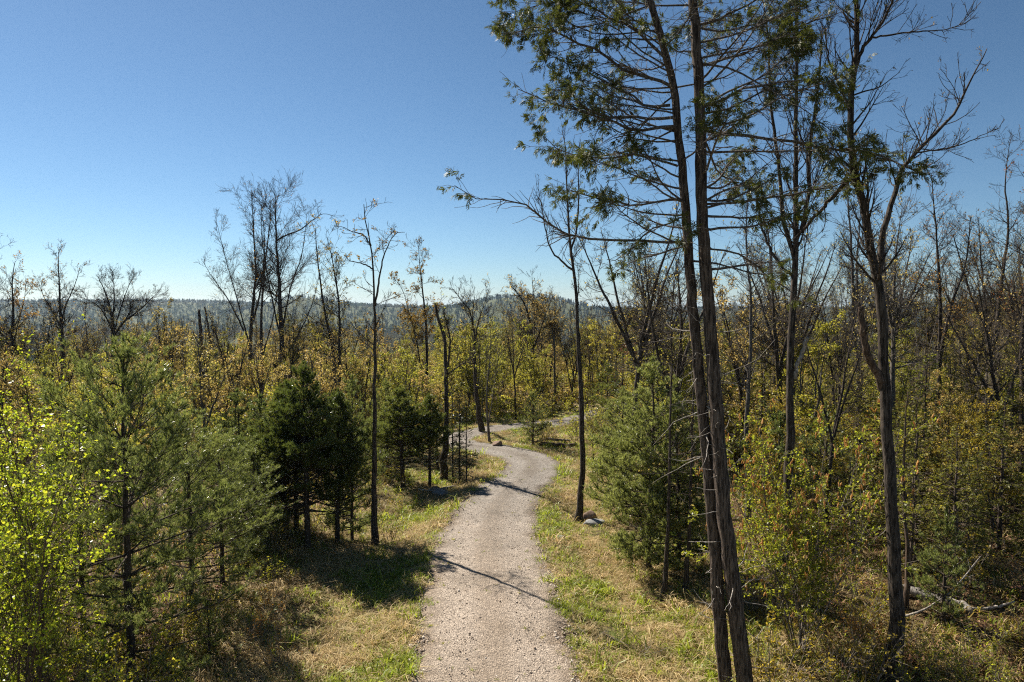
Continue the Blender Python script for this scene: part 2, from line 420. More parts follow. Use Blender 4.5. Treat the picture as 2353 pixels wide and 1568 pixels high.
pcol = gv.mix(gv.ramp(wob, [(.12, (.55, .55, .55)), (.3, (0, 0, 0)), (.62, (0, 0, 0)), (.85, (1, 1, 1))]), pcol, gv.mix(1.0, pcol, (.68, .64, .59), 'MULTIPLY'))      # packed wheel tracks, dirtier middle and rims
pcol = gv.mix(gv.ramp(pn, [(.42, (0, 0, 0)), (.7, (1, 1, 1))]), pcol, gv.mix(1.0, pcol, (.80, .78, .75), 'MULTIPLY'))
gv.principled(pcol, .92, .15, gv.bump(gv.math('ADD', vor.outputs['Distance'], pf), .9, .035))
def path_mesh():
    rng = np.random.default_rng(5)
    S, K = len(PC), 13
    T = nrm(np.gradient(PC, axis=0)); Nn = np.stack([T[:, 1], -T[:, 0]], -1)
    jl = np.convolve(rng.normal(size=S + 8), np.ones(5) / 5, 'same')[4:-4] * .34; jr = np.convolve(rng.normal(size=S + 8), np.ones(5) / 5, 'same')[4:-4] * .34
    s = np.linspace(-1, 1, K)
    off = np.where(s[None] < 0, s[None] * (PW + .12 + jl)[:, None], s[None] * (PW + .12 + jr)[:, None])
    XY = PC[:, None] + Nn[:, None] * off[..., None]
    z = hz(XY[..., 0], XY[..., 1]) + .02 + .05 * (1 - s[None] ** 2) - .02 * np.exp(-((np.abs(s[None]) - .5) / .18) ** 2) + .006 * rng.normal(size=(S, K))
    z[:, 0] -= .05; z[:, -1] -= .05
    V = np.concatenate([XY, z[..., None]], -1)
    i = np.arange(S * K).reshape(S, K)
    q = np.stack([i[:-1, :-1], i[:-1, 1:], i[1:, 1:], i[1:, :-1]], -1).reshape(-1, 4)
    me = mesh('path', V.reshape(-1, 3), [q], [gv.m], True)
    a = me.attributes.new('across', 'FLOAT', 'POINT'); a.data.foreach_set('value', np.repeat(np.abs(s)[None], S, 0).astype(np.float32).ravel())
    return me
path = tag(link('path', path_mesh()), 'winding gravel path, tan nearby and grey further on', 'path', kind='structure')

# distant water
w = NT('pond_water'); w.principled((.02, .03, .035), .08, .5); 
def blob(cx, cy_, rx, ry, z, seed):
    rng = np.random.default_rng(seed); a = np.linspace(0, 2 * np.pi, 28, endpoint=False)
    rr = 1 + .16 * np.sin(a * 3 + rng.random() * 6) + .1 * np.sin(a * 5 + rng.random() * 6)
    V = np.stack([cx + np.cos(a) * rx * rr, cy_ + np.sin(a) * ry * rr, np.full(28, z)], -1)
    return mesh('pond', V, [np.arange(28)[None]], [w.m])
for i, (x, y, Y, rx, ry, lab) in enumerate(((1100, 832, 560, 18, 34, 'small bright pond glimpsed in the valley behind the path bend'), (335, 797, 640, 26, 30, 'sliver of pond in the valley beyond the wide bare crown'))):
    p = PX(x, y, Y); zz = float(hz(p[0], p[1])) + 1.2
    tag(link('pond', blob(p[0], p[1], rx, ry, zz, i)), lab, 'pond', kind='structure')

# ------------------------------------------------------------------ tree builders
def tree_empty(name, loc, label=None, cat='tree', group=None):
    e = link(name, None, None, loc); e.empty_display_size = .5
    return tag(e, label, cat, group)
def put(root, name, soup, mat, smooth=False):
    me = soup.mesh(name, mat, smooth)
    if me is None: return None
    return link(name, me, root)

def deciduous(rng, stems, P):
    """stems: list of (points, radii) in local metres. Returns soups: trunk list, branches, crown"""
    trunks = []
    lv1P, lv1R = [], []
    S = 14
    for pts, rad, nb, t0, L1 in stems:
        q, r = resample(pts, rad, 22)
        q[1:-1] += rng.normal(size=(20, 3)) * (.12 * r[1:-1, None] + .006)
        s = Soup(); tubes(s, q[None], r[None], 9, .05, rng, True); trunks.append(s)
        if nb:
            p1, r1, _ = branch(rng, q[None], r[None], nb * P.get('nb', 1.6), t0, .99, P.get('ang1', (46, 13)), L1, 7, P.get('up1', .07), P.get('wig', .10), P.get('rf', .34), .005, shorten=P.get('short', .55))
            lv1P.append(p1); lv1R.append(r1)
            # leading shoot goes on as twigs
            p1, r1, _ = branch(rng, q[None], r[None], max(3, nb * .2), .8, .98, (26, 10), L1 * P.get('lead', .35), 7, .06, .1, .6, .005, shorten=.3)
            lv1P.append(p1); lv1R.append(r1)
    br = Soup(); lf = Soup()
    if not lv1P: return trunks, br, lf
    P1, R1 = np.concatenate(lv1P), np.concatenate(lv1R)
    R1 = np.maximum(R1, .004)
    tubes(br, P1, R1, 5)
    len1 = np.linalg.norm(np.diff(P1, axis=1), axis=2).sum(1)
    P2, R2, L2 = branch(rng, P1, R1, np.clip(len1 * P.get('n2', 4.6), 1, 20), .15, 1, P.get('ang2', (42, 12)), len1 * P.get('l2', .5), 4, P.get('up2', .10), P.get('wig2', .13), .6, P.get('rt', .0035), shorten=.5)
    tubes(br, P2, np.maximum(R2, P.get('rt', .0035)), 3)
    P3, R3, L3 = branch(rng, P2, R2, np.clip(L2 * P.get('n3', 8), .8, 12), .1, 1, (40, 12), np.clip(L2 * .6, .14, .8), 2, P.get('up3', .12), .12, .7, P.get('rt', .0035) * .75, shorten=.4)
    tubes(br, P3, np.maximum(R3, P.get('rt', .0035) * .75), 3)
    nl = P.get('leaves', 0)
    if nl > 0:
        for (Q, w_) in ((P3, 1.0), (P2, .6)):
            M = len(Q); hgt = Q[:, -1, 2]
            zmin, zmax = hgt.min(), hgt.max()
            pr = np.ones(M) * P.get('lprob', 1.0)
            if 'ltop' in P: pr *= 1 - P['ltop'] * sstep(.35, .95, (hgt - zmin) / (zmax - zmin + 1e-6))
            if 'clump' in P:
                c = Q[:, -1]; k = P['clump']
                pr *= (wave(c[:, 0] + 1.3 * c[:, 2], c[:, 1] - c[:, 2], k, int(rng.integers(1e6))) > P.get('cth', -.1))
            keep = rng.random(M) < pr
            n = rng.poisson(nl * w_, M) * keep
            idx = np.repeat(np.arange(M), n); t = rng.uniform(.35, 1.0, len(idx)) ** .7
            pos, T, _ = along(Q, np.ones(Q.shape[:2]), idx, t)
            d = side_dirs(rng, T, np.radians(rng.uniform(25, 85, len(idx))))
            leaf_quads(lf, rng, pos + rng.normal(size=pos.shape) * P.get('lj', .02), d, P.get('lsize', .06), P.get('lasp', .6), P.get('droop', .3))
    return trunks, br, lf

def free_stems(rng, H, r, fork=None, n_fork=0, spread=.35, nb=22, t0=.3, L1=2.4, lean=.05, wig=.05):
    """a trunk (with forks) that grows freely"""
    def poly(p0, d, L, r0, n=7):
        p = [np.array(p0, float)]; d = nrm(np.array(d, float))
        for k in range(n):
            d = nrm(d + rng.normal(size=3) * wig + np.array([0, 0, .03])); p.append(p[-1] + d * L / n)
        t = np.linspace(0, 1, n + 1); rr = r0 * ((1 - t) ** .85) + .008
        return np.array(p), rr
    d0 = np.array([rng.normal() * lean, rng.normal() * lean, 1])
    out = []
    p, rr = poly((0, 0, -.15), d0, H, r, 9); rr[0] *= 1.35
    out.append((p, rr, nb, t0, L1))
    for k in range(n_fork):
        tf = fork * rng.uniform(.8, 1.3); i = tf * 9; a = int(i); b = i - a
        pos = p[a] * (1 - b) + p[a + 1] * b; az = rng.random() * 6.28
        d = np.array([math.cos(az) * spread, math.sin(az) * spread, .9])
        q, r2 = poly(pos, d, H * (1 - tf) * rng.uniform(.8, 1.0), rr[a] * .72)
        out.append((q, r2, int(nb * .6), .12, L1 * .8))
    return out

def finish(root, trunks, br, lf, bark_m, leaf_m, limb_mats=None):
    for i, s in enumerate(trunks):
        put(root, 'trunk' if i == 0 else 'limb', s, (limb_mats or {}).get(i, bark_m), True)
    put(root, 'branches', br, bark_m); put(root, 'crown', lf, leaf_m)

def pine(rng, H, r, Lmax, step=.36, per=6, base=.12, dens=1.0, nk=13, nl=.085, nw=.0035, low_bare=.0, leader=.55, ascend=1.0):
    """white pine: whorls of branches, fans of shoots with needle tufts"""
    tr, br, nd = Soup(), Soup(), Soup()
    n = 16; z = np.linspace(-.1, H, n)
    q = np.stack([np.cumsum(rng.normal(size=n) * .012) * H / 6, np.cumsum(rng.normal(size=n) * .012) * H / 6, z], -1)
    rad = r * (1 - np.linspace(0, 1, n)) ** .9 + .008
    q, rad = resample(q, rad, 24); tubes(tr, q[None], rad[None], 8, .04, rng)
    hs, az, dn = [], [], []
    zz = base * H
    a0 = rng.random() * 6
    while zz < H - leader * .6:
        f = zz / H
        k = per + rng.integers(-1, 2); a0 += .7
        for j in range(max(3, k)):
            hs.append(zz + rng.normal() * .03); az.append(a0 + j * 2 * np.pi / k + rng.normal() * .25)
        if rng.random() < .6: hs.append(zz + step * .5); az.append(rng.random() * 6.28)
        zz += step * rng.uniform(.8, 1.2) * (1 if f < .8 else .85)
    hs, az = np.array(hs), np.array(az); f = hs / H; M = len(hs)
    pos, T, rr = along(q[None], rad[None], np.zeros(M, int), np.clip((hs + .1) / (H + .1), 0, 1))
    prof = np.interp(f, [0, .15, .35, .6, .8, .93, 1], [.55, .85, 1.0, .82, .5, .26, .14])
    L = Lmax * prof * rng.uniform(.6, 1.15, M)
    el = np.radians(np.interp(f, [0, .3, .6, .85, 1], [-6, 8, 24, 44, 62]) * ascend + rng.normal(size=M) * 8)
    d = np.stack([np.cos(az) * np.cos(el), np.sin(az) * np.cos(el), np.sin(el)], -1)
    P1, R1 = shoots(rng, pos, d, L, np.clip(rr * .42, .006, .03), np.full(M, .004), 8, .035, .06)
    tubes(br, P1, R1, 4)
    live = f > low_bare * rng.uniform(.6, 1.3, M)
    P1, R1, L, f = P1[live], R1[live], L[live], f[live]
    P2, R2, L2 = branch(rng, P1, R1, np.clip(L * 7.5, 2, 14) * dens, .22, .97, (46, 9), np.clip(L * .45, .16, .75), 5, .12, .06, .6, .003, flat=True, shorten=.5)
    tubes(br, P2, R2, 3)
    P3, R3, L3 = branch(rng, P2, R2, np.clip(L2 * 7, .8, 5) * dens, .2, .9, (42, 9), np.clip(L2 * .55, .1, .34), 3, .28, .06, .7, .003, flat=False, shorten=.4)
    tubes(br, P3, R3, 3)
    for Q, t0, spc in ((P1, .62, .07), (P2, .3, .055), (P3, .2, .05)):
        LL = np.linalg.norm(np.diff(Q, axis=1), axis=2).sum(1)
        k = np.maximum((LL * (1 - t0) / spc).astype(int), 1)
        idx = np.repeat(np.arange(len(Q)), k); t = t0 + (1 - t0) * rng.random(len(idx)) ** .75
        p, T, _ = along(Q, np.ones(Q.shape[:2]), idx, t)
        T = nrm(T + np.array([0, 0, .4])); needles(nd, rng, p, T, nk, nl, nw, (36, 12))
    # leader shoots
    k = 40; t = 1 - rng.random(k) * leader / H; p, T, _ = along(q[None], rad[None], np.zeros(k, int), t)
    needles(nd, rng, p, T, nk, nl * 1.1, nw, (30, 10))
    c = 5; Pc, Rc = shoots(rng, np.repeat(q[-4:-3], c, 0), np.stack([rng.normal(size=c) * .45, rng.normal(size=c) * .45, np.ones(c)], -1), rng.uniform(.4, .8, c) * leader / .55, np.full(c, .008), np.full(c, .004), 5, .12, .05)
    tubes(br, Pc, Rc, 4); ii = np.repeat(np.arange(c), 22); p, T, _ = along(Pc, Rc, ii, .15 + .85 * rng.random(len(ii))); needles(nd, rng, p, T, nk, nl, nw, (28, 10))
    return tr, br, nd

def evergreen(rng, H, r, Lmax, step=.25, per=5, base=.08, leaf=.10, dens=1.0, droop=.25, sparse=0.0):
    """cedar or fir sapling: short drooping sprays"""
    tr, br, nd = Soup(), Soup(), Soup()
    n = 10; q = np.stack([np.cumsum(rng.normal(size=n) * .02), np.cumsum(rng.normal(size=n) * .02), np.linspace(-.1, H, n)], -1)
    rad = r * (1 - np.linspace(0, 1, n)) ** .9 + .006
    q, rad = resample(q, rad, 20); tubes(tr, q[None], rad[None], 7, .04, rng)
    M = int(H * (1 - base) / step * per); f = base + (1 - base) * rng.random(M) ** .9
    pos, T, rr = along(q[None], rad[None], np.zeros(M, int), f)
    az = rng.random(M) * 6.28; el = np.radians(np.interp(f, [0, .5, 1], [-8, 12, 50]) + rng.normal(size=M) * 9)
    L = Lmax * np.interp(f, [0, .2, .6, .9, 1], [.8, 1, .7, .3, .12]) * rng.uniform(.5, 1.2, M)
    d = np.stack([np.cos(az) * np.cos(el), np.sin(az) * np.cos(el), np.sin(el)], -1)
    P1, R1 = shoots(rng, pos, d, L, np.clip(rr * .35, .005, .02), np.full(M, .003), 6, -.01, .09)
    tubes(br, P1, R1, 4)
    P2, R2, L2 = branch(rng, P1, R1, np.clip(L * 9, 2, 14) * dens, .2, 1, (48, 12), np.clip(L * .45, .12, .6), 4, -.03, .1, .6, .003, flat=True, shorten=.5)
    tubes(br, P2, R2, 3)
    keep = rng.random(len(P2)) > sparse; Q = P2[keep]
    k = np.maximum((L2[keep] / .03).astype(int), 3); idx = np.repeat(np.arange(len(Q)), k); t = .1 + .9 * rng.random(len(idx))
    p, T, _ = along(Q, np.ones(Q.shape[:2]), idx, t)
    dd = side_dirs(rng, T, np.radians(rng.uniform(20, 60, len(idx))), flat=True)
    leaf_quads(nd, rng, p, dd, leaf, .42, droop, .05)
    return tr, br, nd

def bush(rng, H, n, spread, leaves, lsize, up=.05, n2=5, r=.018):
    """many-stemmed bush: returns stems, leaves and the tips"""
    st, lf = Soup(), Soup()
    az = rng.random(n) * 6.28; out = spread * rng.random(n) ** .6
    d = np.stack([np.cos(az) * out, np.sin(az) * out, np.ones(n)], -1)
    pos = np.stack([np.cos(az), np.sin(az), np.zeros(n)], -1) * (.12 * rng.random((n, 1))); pos[:, 2] = -.08
    L = H * rng.uniform(.55, 1.08, n)
    P1, R1 = shoots(rng, pos, d, L, np.full(n, r) * rng.uniform(.6, 1.2, n), np.full(n, .004), 9, up * .3, .09)
    tubes(st, P1, R1, 5)
    P2, R2, L2 = branch(rng, P1, R1, np.clip(L * n2, 3, 22), .2, 1, (42, 12), L * .36, 5, up, .12, .55, .003, shorten=.5)
    tubes(st, P2, R2, 3)
    P3, R3, L3 = branch(rng, P2, R2, np.clip(L2 * 6, .8, 6), .15, 1, (44, 12), np.clip(L2 * .5, .1, .45), 3, .06, .12, .7, .0025, shorten=.4)
    tubes(st, P3, R3, 3)
    for Q, w_ in ((P2, .8), (P3, 1.0)):
        k = rng.poisson(leaves * w_, len(Q)); idx = np.repeat(np.arange(len(Q)), k); t = .2 + .8 * rng.random(len(idx))
        p, T, _ = along(Q, np.ones(Q.shape[:2]), idx, t)
        leaf_quads(lf, rng, p, side_dirs(rng, T, np.radians(rng.uniform(30, 80, len(idx)))), lsize, .62, .25)
    return st, lf, P2, P3

def flare(r0, n, top=.15):
    t = np.linspace(0, 1, n); return r0 * (1 - (1 - top) * t)
def px_stem(pts, Y, r0, r1, dY=None, base=None):
    """a stem drawn by picture points at depth Y; returns world points and radii"""
    W = np.array([PX(x, y, Y + (0 if dY is None else dY[i])) for i, (x, y) in enumerate(pts)])
    n = len(W); d = np.concatenate([[0], np.cumsum(np.linalg.norm(np.diff(W, axis=0), axis=1))]); t = d / d[-1]
    return W, r0 + (r1 - r0) * t
def hero_root(name, base_px, Y, label, cat='tree', group=None):
    p = PX(base_px, 1000, Y); z = float(hz(p[0], Y))
    return tree_empty(name, (p[0], Y, z), label, cat, group), np.array((p[0], Y, z))
def hero(name, Y, stems, P, label, bark_m, leaf_m, seed, group=None, limb_mats=None):
    """stems: (picture points, r0, r1, branches, t0, L1, depth offsets)"""
    rng = np.random.default_rng(seed); P = dict(P); P.setdefault('rt', .0024 + .00008 * Y)
    x0 = stems[0][0][0][0]
    root, o = hero_root(name, x0, Y, label, 'tree', group)
    out = []
    for i, (pts, r0, r1, nb, t0, L1, dY) in enumerate(stems):
        if i and Y > 40 and name != 'dead_snag': r0, r1 = r0 * .68, r1 * .7
        W, R = px_stem(pts, Y, r0, r1, dY)
        W = W - o
        if i == 0:
            W = np.concatenate([[[0, 0, -.15]], W[W[:, 2] > .25]]); R = np.concatenate([[r0 * 1.45], R[-(len(W) - 1):]])
        out.append((W, R, nb, t0, L1))
    finish(root, *deciduous(rng, out, P), bark_m, leaf_m, limb_mats)
    return root

# ------------------------------------------------------------------ the twin-trunked cedar in front
def sprays(soup, rng, pos, d, L, k=8):
    """flat drooping cedar sprays: k narrow leaflets either side of a stalk"""
    N = len(pos); d = nrm(d)
    s = nrm(np.cross(d, rng.normal(size=(N, 3)))); vs_ = []
    for j in range(k):
        sg = 1 if j % 2 else -1; t = (j + .3) / k
        b = pos + d * (L * t)[:, None]
        dd = nrm(d * .88 + s * sg * .47 + rng.normal(size=(N, 3)) * .16)
        l = (L * .62 * (1.05 - .6 * t))[:, None]; w_ = nrm(np.cross(dd, np.cross(d, s))) * l * .13
        vs_.append(np.stack([b, b + dd * l * .5 + w_, b + dd * l, b + dd * l * .5 - w_], 1))
    v = np.concatenate(vs_); soup.add(v, np.arange(len(v) * 4).reshape(-1, 4))

def build_cedar():
    rng = np.random.default_rng(11); Y = 13.2
    root, o = hero_root('cedar_tree', 1690, Y, 'tall twin-trunked cedar with shaggy brown bark towering beside the gravel path')
    A = [(1672, 1600), (1655, 1440), (1641, 1240), (1610, 900), (1590, 700), (1575, 480), (1556, 290), (1547, 200), (1520, 90), (1484, -30), (1450, -170)]
    B = [(1714, 1600), (1692, 1400), (1662, 1150), (1636, 800), (1613, 480), (1606, 200), (1593, 0), (1586, -200), (1590, -420)]
    st = []
    for pts, r0, dy in ((A, .132, .12), (B, .155, -.12)):
        W = np.array([PX(x, y, Y + dy) for x, y in pts]) - o
        W = np.concatenate([[[W[0, 0] + .02, dy, -.2]], W]); n = len(W)
        z = W[:, 2]; R = r0 * (1.06 - .74 * np.clip(z / (z[-1] + 2.5), 0, 1)); R[0] *= 1.35
        q, r = resample(W, R, 60); q[2:-1] += rng.normal(size=(57, 3)) * .008
        s = Soup(); tubes(s, q[None], r[None], 14, .045, rng); put(root, 'trunk', s, BARK['cedar'], True); st.append((q, r))
    br, sp, dead = Soup(), Soup(), Soup()
    # limbs drawn from the photograph
    limbs = [([(1585, 556), (1450, 553), (1340, 550), (1280, 528), (1230, 482), (1160, 463), (1100, 461), (1046, 428)], .03, -.3, .84),
             ([(1548, 270), (1448, 270), (1371, 263), (1322, 224), (1300, 180)], .032, .6, .3), ([(1548, 291), (1455, 298), (1396, 277), (1280, 242), (1190, 205)], .034, -.5, .3),
             ([(1540, 242), (1490, 242), (1431, 210), (1343, 168), (1250, 120)], .03, .3, .3), ([(1560, 459), (1431, 467), (1357, 453), (1290, 430)], .024, -.9, .5),
             ([(1558, 382), (1459, 357), (1380, 366), (1300, 350), (1230, 300)], .024, .7, .45), ([(1545, 200), (1440, 160), (1330, 95), (1230, 60), (1180, 80)], .034, -.2, .25),
             ([(1535, 140), (1450, 70), (1340, 10), (1260, -20)], .032, .4, .25), ([(1613, 298), (1763, 319), (1887, 343), (1985, 347), (2076, 382), (2146, 405)], .034, -.6, .55),
             ([(1612, 470), (1740, 462), (1860, 440), (1960, 410), (2010, 372)], .026, .5, .55), ([(1606, 150), (1720, 120), (1840, 60), (1930, 30)], .032, .2, .35),
             ([(1610, 250), (1730, 200), (1850, 190), (1950, 215)], .03, -.3, .4), ([(1620, 560), (1720, 600), (1790, 650), (1840, 690)], .022, .5, .6),
             ([(1600, 60), (1700, 20), (1790, -40)], .03, -.4, .3), ([(1575, 500), (1500, 530), (1430, 590), (1395, 600)], .02, -.2, .35)]
    L1P, L1R, LT = [], [], []
    for pts, r0, dy, lt in limbs:
        W = np.array([PX(x, y, Y + dy * i / (len(pts) - 1)) for i, (x, y) in enumerate(pts)]) - o
        q, r = resample(W, np.linspace(r0, .006, len(pts)), 11); q[1:] += rng.normal(size=(10, 3)) * .02
        L1P.append(q); L1R.append(r); LT.append(lt)
    P1, R1, LT = np.array(L1P), np.array(L1R), np.array(LT)
    tubes(br, P1, R1, 6)
    allP, allR, allT = [P1], [R1], [LT]
    for (q, r), M, side in ((st[0], 46, np.pi), (st[1], 62, 0.0)):
        z = q[:, 2]; zz = 8.3 + (z[-1] - 8.4) * rng.random(M) ** .85
        t = np.interp(zz, z, np.linspace(0, 1, len(z))); p, T, rr = along(q[None], r[None], np.zeros(M, int), t)
        az = side + rng.normal(size=M) * 1.15
        el = np.radians(rng.normal(size=M) * 12 - 4 + 2.2 * (zz - 9))
        d = np.stack([np.cos(az) * np.cos(el), np.sin(az) * np.cos(el), np.sin(el)], -1)
        L = np.interp(zz, [8, 10, 12, 14, 17, 19], [1.4, 2.4, 3.1, 2.9, 2.0, .9]) * rng.uniform(.55, 1.15, M)
        Pk, Rk = shoots(rng, p, d, L, np.clip(rr * .26, .008, .03), np.full(M, .005), 10, .035, .11)
        tubes(br, Pk, Rk, 5); allP.append(Pk); allR.append(Rk); allT.append(rng.uniform(.42, .8, M) if side else rng.uniform(.35, .72, M))
    P1, R1, LT = np.concatenate(allP), np.concatenate(allR), np.concatenate(allT)
    L = np.linalg.norm(np.diff(P1, axis=1), axis=2).sum(1)
    n = rng.poisson(np.clip(L * 9.0, 3, 34)); idx = np.repeat(np.arange(len(P1)), n); t = LT[idx] * .5 + (1 - LT[idx] * .5) * rng.random(len(idx))
    p, T, rr = along(P1, R1, idx, t)
    M = len(idx); d = side_dirs(rng, T, np.radians(48 + 12 * rng.normal(size=M)), flat=True)
    l2 = np.clip(L[idx] * .30, .2, 1.0) * (1.15 - .7 * t) * rng.uniform(.5, 1.3, M)
    P2, R2 = shoots(rng, p, d, l2, np.clip(rr * .55, .004, .012), np.full(M, .003), 5, -.02, .16)
    tubes(br, P2, R2, 4)
    tip = P2[:, -1]; cl = wave(tip[:, 0] + tip[:, 1] * .5, tip[:, 2] - tip[:, 1] * .5, 2.6, 15) + .5 * wave(tip[:, 0], tip[:, 2], 6.0, 16)
    green = (t > LT[idx]) & (rng.random(M) < .9) & (cl > -.65)
    P3, R3, L3 = branch(rng, P2[green], R2[green], np.clip(l2[green] * 8, 1, 7), .15, 1, (45, 15), np.clip(l2[green] * .55, .1, .45), 3, -.06, .18, .7, .0025, shorten=.4)
    tubes(br, P3, R3, 3)
    for Q, k, t0 in ((P3, 3.6, .25), (P2[green], 2.4, .45)):
        kk = rng.poisson(k, len(Q)); ii = np.repeat(np.arange(len(Q)), kk); tt = t0 + (1 - t0) * rng.random(len(ii))
        p, T, _ = along(Q, np.ones(Q.shape[:2]), ii, tt)
        dd = nrm(T * .8 + rng.normal(size=T.shape) * .45 + np.array([0, 0, -.45]))
        sprays(sp, rng, p, dd, .125 * rng.uniform(.6, 1.35, len(ii)))
    # fine dead twigs on the shaded inner wood and short dead stubs down the trunk
    n = rng.poisson(np.clip(L * 4, 2, 14)); idx = np.repeat(np.arange(len(P1)), n); t = rng.random(len(idx)) * .6
    p, T, rr = along(P1, R1, idx, t); M = len(idx)
    Pd, Rd = shoots(rng, p, side_dirs(rng, T, np.radians(60 + 15 * rng.normal(size=M))), rng.uniform(.1, .5, M), np.full(M, .005), np.full(M, .002), 4, -.03, .2)
    tubes(dead, Pd, Rd, 3)
    for q, r in st:
        M = 40; t = rng.uniform(.04, .52, M); p, T, rr = along(q[None], r[None], np.zeros(M, int), t)
        az = np.where(rng.random(M) < .6, np.pi, 0) + rng.normal(size=M) * .9
        d = np.stack([np.cos(az), np.sin(az), rng.normal(size=M) * .3], -1)
        Ls = rng.uniform(.15, .75, M) * np.where(rng.random(M) < .25, 1.9, 1)
        Pd, Rd = shoots(rng, p, d, Ls + .15, rng.uniform(.007, .014, M), np.full(M, .003), 6, .01, .16)
        tubes(dead, Pd, Rd, 5)
        Pe, Re, _ = branch(rng, Pd, Rd, .9, .4, 1, (50, 15), .35, 4, .0, .2, .6, .003); tubes(dead, Pe, Re, 3)
    put(root, 'branches', br, BARK['grey'], True); put(root, 'dead_twigs', dead, BARK['dead'], True); put(root, 'crown', sp, LEAF['cedar'])
    return root
build_cedar()

# ------------------------------------------------------------------ single trees one can pick out
SP = dict(n2=5.4, l2=.56, n3=8.2)
# maple on the far right of the front row, forked with a broken stub
hero('maple_tree', 13.6, [
    ([(2064, 1610), (2058, 1400), (2050, 1200), (2046, 1098), (2042, 1004), (2034, 917), (2030, 860), (2030, 794), (2023, 731), (2020, 671), (2012, 636), (2002, 601), (1995, 549), (1978, 445), (1963, 396), (1956, 333), (1956, 210), (1970, 105), (1967, 17), (1960, -120), (1965, -240)], .145, .03, 26, .52, 1.7, None),
    ([(2040, 930), (2020, 868), (1996, 822), (1983, 759), (1979, 706)], .085, .06, 2, .7, .5, [0, 0, -.1, -.2, -.25]),
    ([(2014, 640), (2023, 600), (2026, 549), (2034, 520), (2055, 448), (2067, 403), (2086, 375), (2114, 340), (2191, 263), (2216, 210), (2268, 112)], .07, .008, 9, .35, 1.2, [0, .05, .1, .15, .2, .25, .3, .35, .4, .45, .5]),
    ([(1964, 160), (1985, 105), (2016, 70), (2045, 15), (2075, -60)], .04, .01, 10, .2, 1.3, [0, -.1, -.2, -.3, -.4]),
    ([(2005, 86), (2080, 76), (2130, 72), (2200, 60), (2235, 20)], .02, .004, 7, .1, .7, [0, -.3, -.4, -.5, -.6]),
    ([(1960, 405), (1925, 440), (1880, 490), (1840, 535)], .045, .03, 3, .3, .9, [0, .2, .4, .6]),
    ([(2100, 352), (2180, 340), (2240, 320), (2300, 290)], .018, .004, 7, .1, .6, [0, 0, .1, .1]),
    ([(1957, 260), (1930, 200), (1905, 140), (1895, 60)], .03, .01, 8, .2, 1.1, [0, .2, .4, .5]),
], dict(SP, leaves=.5, lsize=.045, lprob=.35, up1=.08, nb=2.3, n3=9), 'tall dark forked maple with a broken side limb, right of the cedar', BARK['maple'], LEAF['orange'], 21, limb_mats={1: BARK['snag']})
# dark straight tree between cedar and maple
hero('ash_tree', 18.4, [
    ([(1800, 1365), (1806, 1220), (1813, 1046), (1816, 899), (1820, 759), (1825, 636), (1826, 540), (1828, 420), (1829, 300), (1829, 140), (1833, -40), (1830, -160)], .135, .02, 30, .5, 2.2, None),
    ([(1826, 870), (1832, 840), (1847, 803), (1850, 785), (1856, 776)], .055, .045, 0, .5, .3, [0, -.1, -.2, -.25, -.3]),
    ([(1826, 600), (1800, 500), (1790, 380), (1770, 240), (1765, 100), (1750, -40)], .06, .015, 12, .2, 1.6, [0, .2, .4, .5, .6, .6]),
    ([(1827, 560), (1855, 470), (1862, 330), (1880, 200), (1890, 60)], .06, .015, 12, .2, 1.6, [0, -.2, -.3, -.3, -.3]),
    ([(1825, 640), (1780, 590), (1750, 520), (1735, 420)], .045, .012, 9, .2, 1.4, [0, .3, .6, .8]),
], dict(SP, leaves=.35, lsize=.05, lprob=.3, up1=.14, ang1=(36, 10), nb=2.0), 'straight dark trunk with a pale broken stub, between cedar and forked maple', BARK['maple'], LEAF['olive'], 22, limb_mats={1: BARK['dead']})
# slim tree on the right verge of the path
hero('slim_tree', 24.6, [
    ([(1327, 1200), (1334, 1150), (1338, 1095), (1336, 917), (1331, 811), (1324, 689), (1317, 601), (1308, 549), (1303, 450), (1300, 350), (1292, 300)], .125, .012, 16, .56, 1.6, None),
    ([(1318, 622), (1290, 600), (1265, 570), (1252, 520), (1244, 470), (1236, 430)], .04, .008, 9, .25, 1.0, [0, -.3, -.5, -.6, -.6, -.6]),
    ([(1312, 575), (1326, 520), (1330, 440), (1328, 370), (1334, 320)], .04, .008, 9, .3, 1.0, [0, .2, .3, .3, .3]),
], dict(SP, leaves=0, up1=.16, ang1=(36, 10)), 'slim leafless tree standing alone on the grassy verge by two rocks', BARK['maple'], LEAF['olive'], 23)
# thin tall tree left of the path that throws the long shadow
hero('tall_thin_tree', 22.6, [
    ([(857, 1243), (860, 1100), (861, 930), (861, 743), (860, 690), (853, 567), (838, 497), (836, 470)], .10, .012, 13, .55, 1.7, None),
    ([(861, 705), (867, 672), (878, 602), (894, 560), (910, 536), (930, 534)], .038, .008, 7, .3, .9, [0, -.1, -.2, -.3, -.4, -.5]),
    ([(852, 565), (835, 540), (810, 533), (790, 523), (770, 520)], .03, .006, 6, .3, .6, [0, .1, .2, .2, .2]),
    ([(857, 620), (835, 607), (805, 600), (795, 592)], .028, .006, 5, .3, .6, [0, -.2, -.2, -.3]),
], dict(SP, leaves=1.6, lsize=.075, lprob=.7, up1=.02, ang1=(66, 12), clump=2.2, cth=.1), 'tall thin tree casting a long trunk shadow across the path', BARK['maple'], LEAF['orange'], 24)
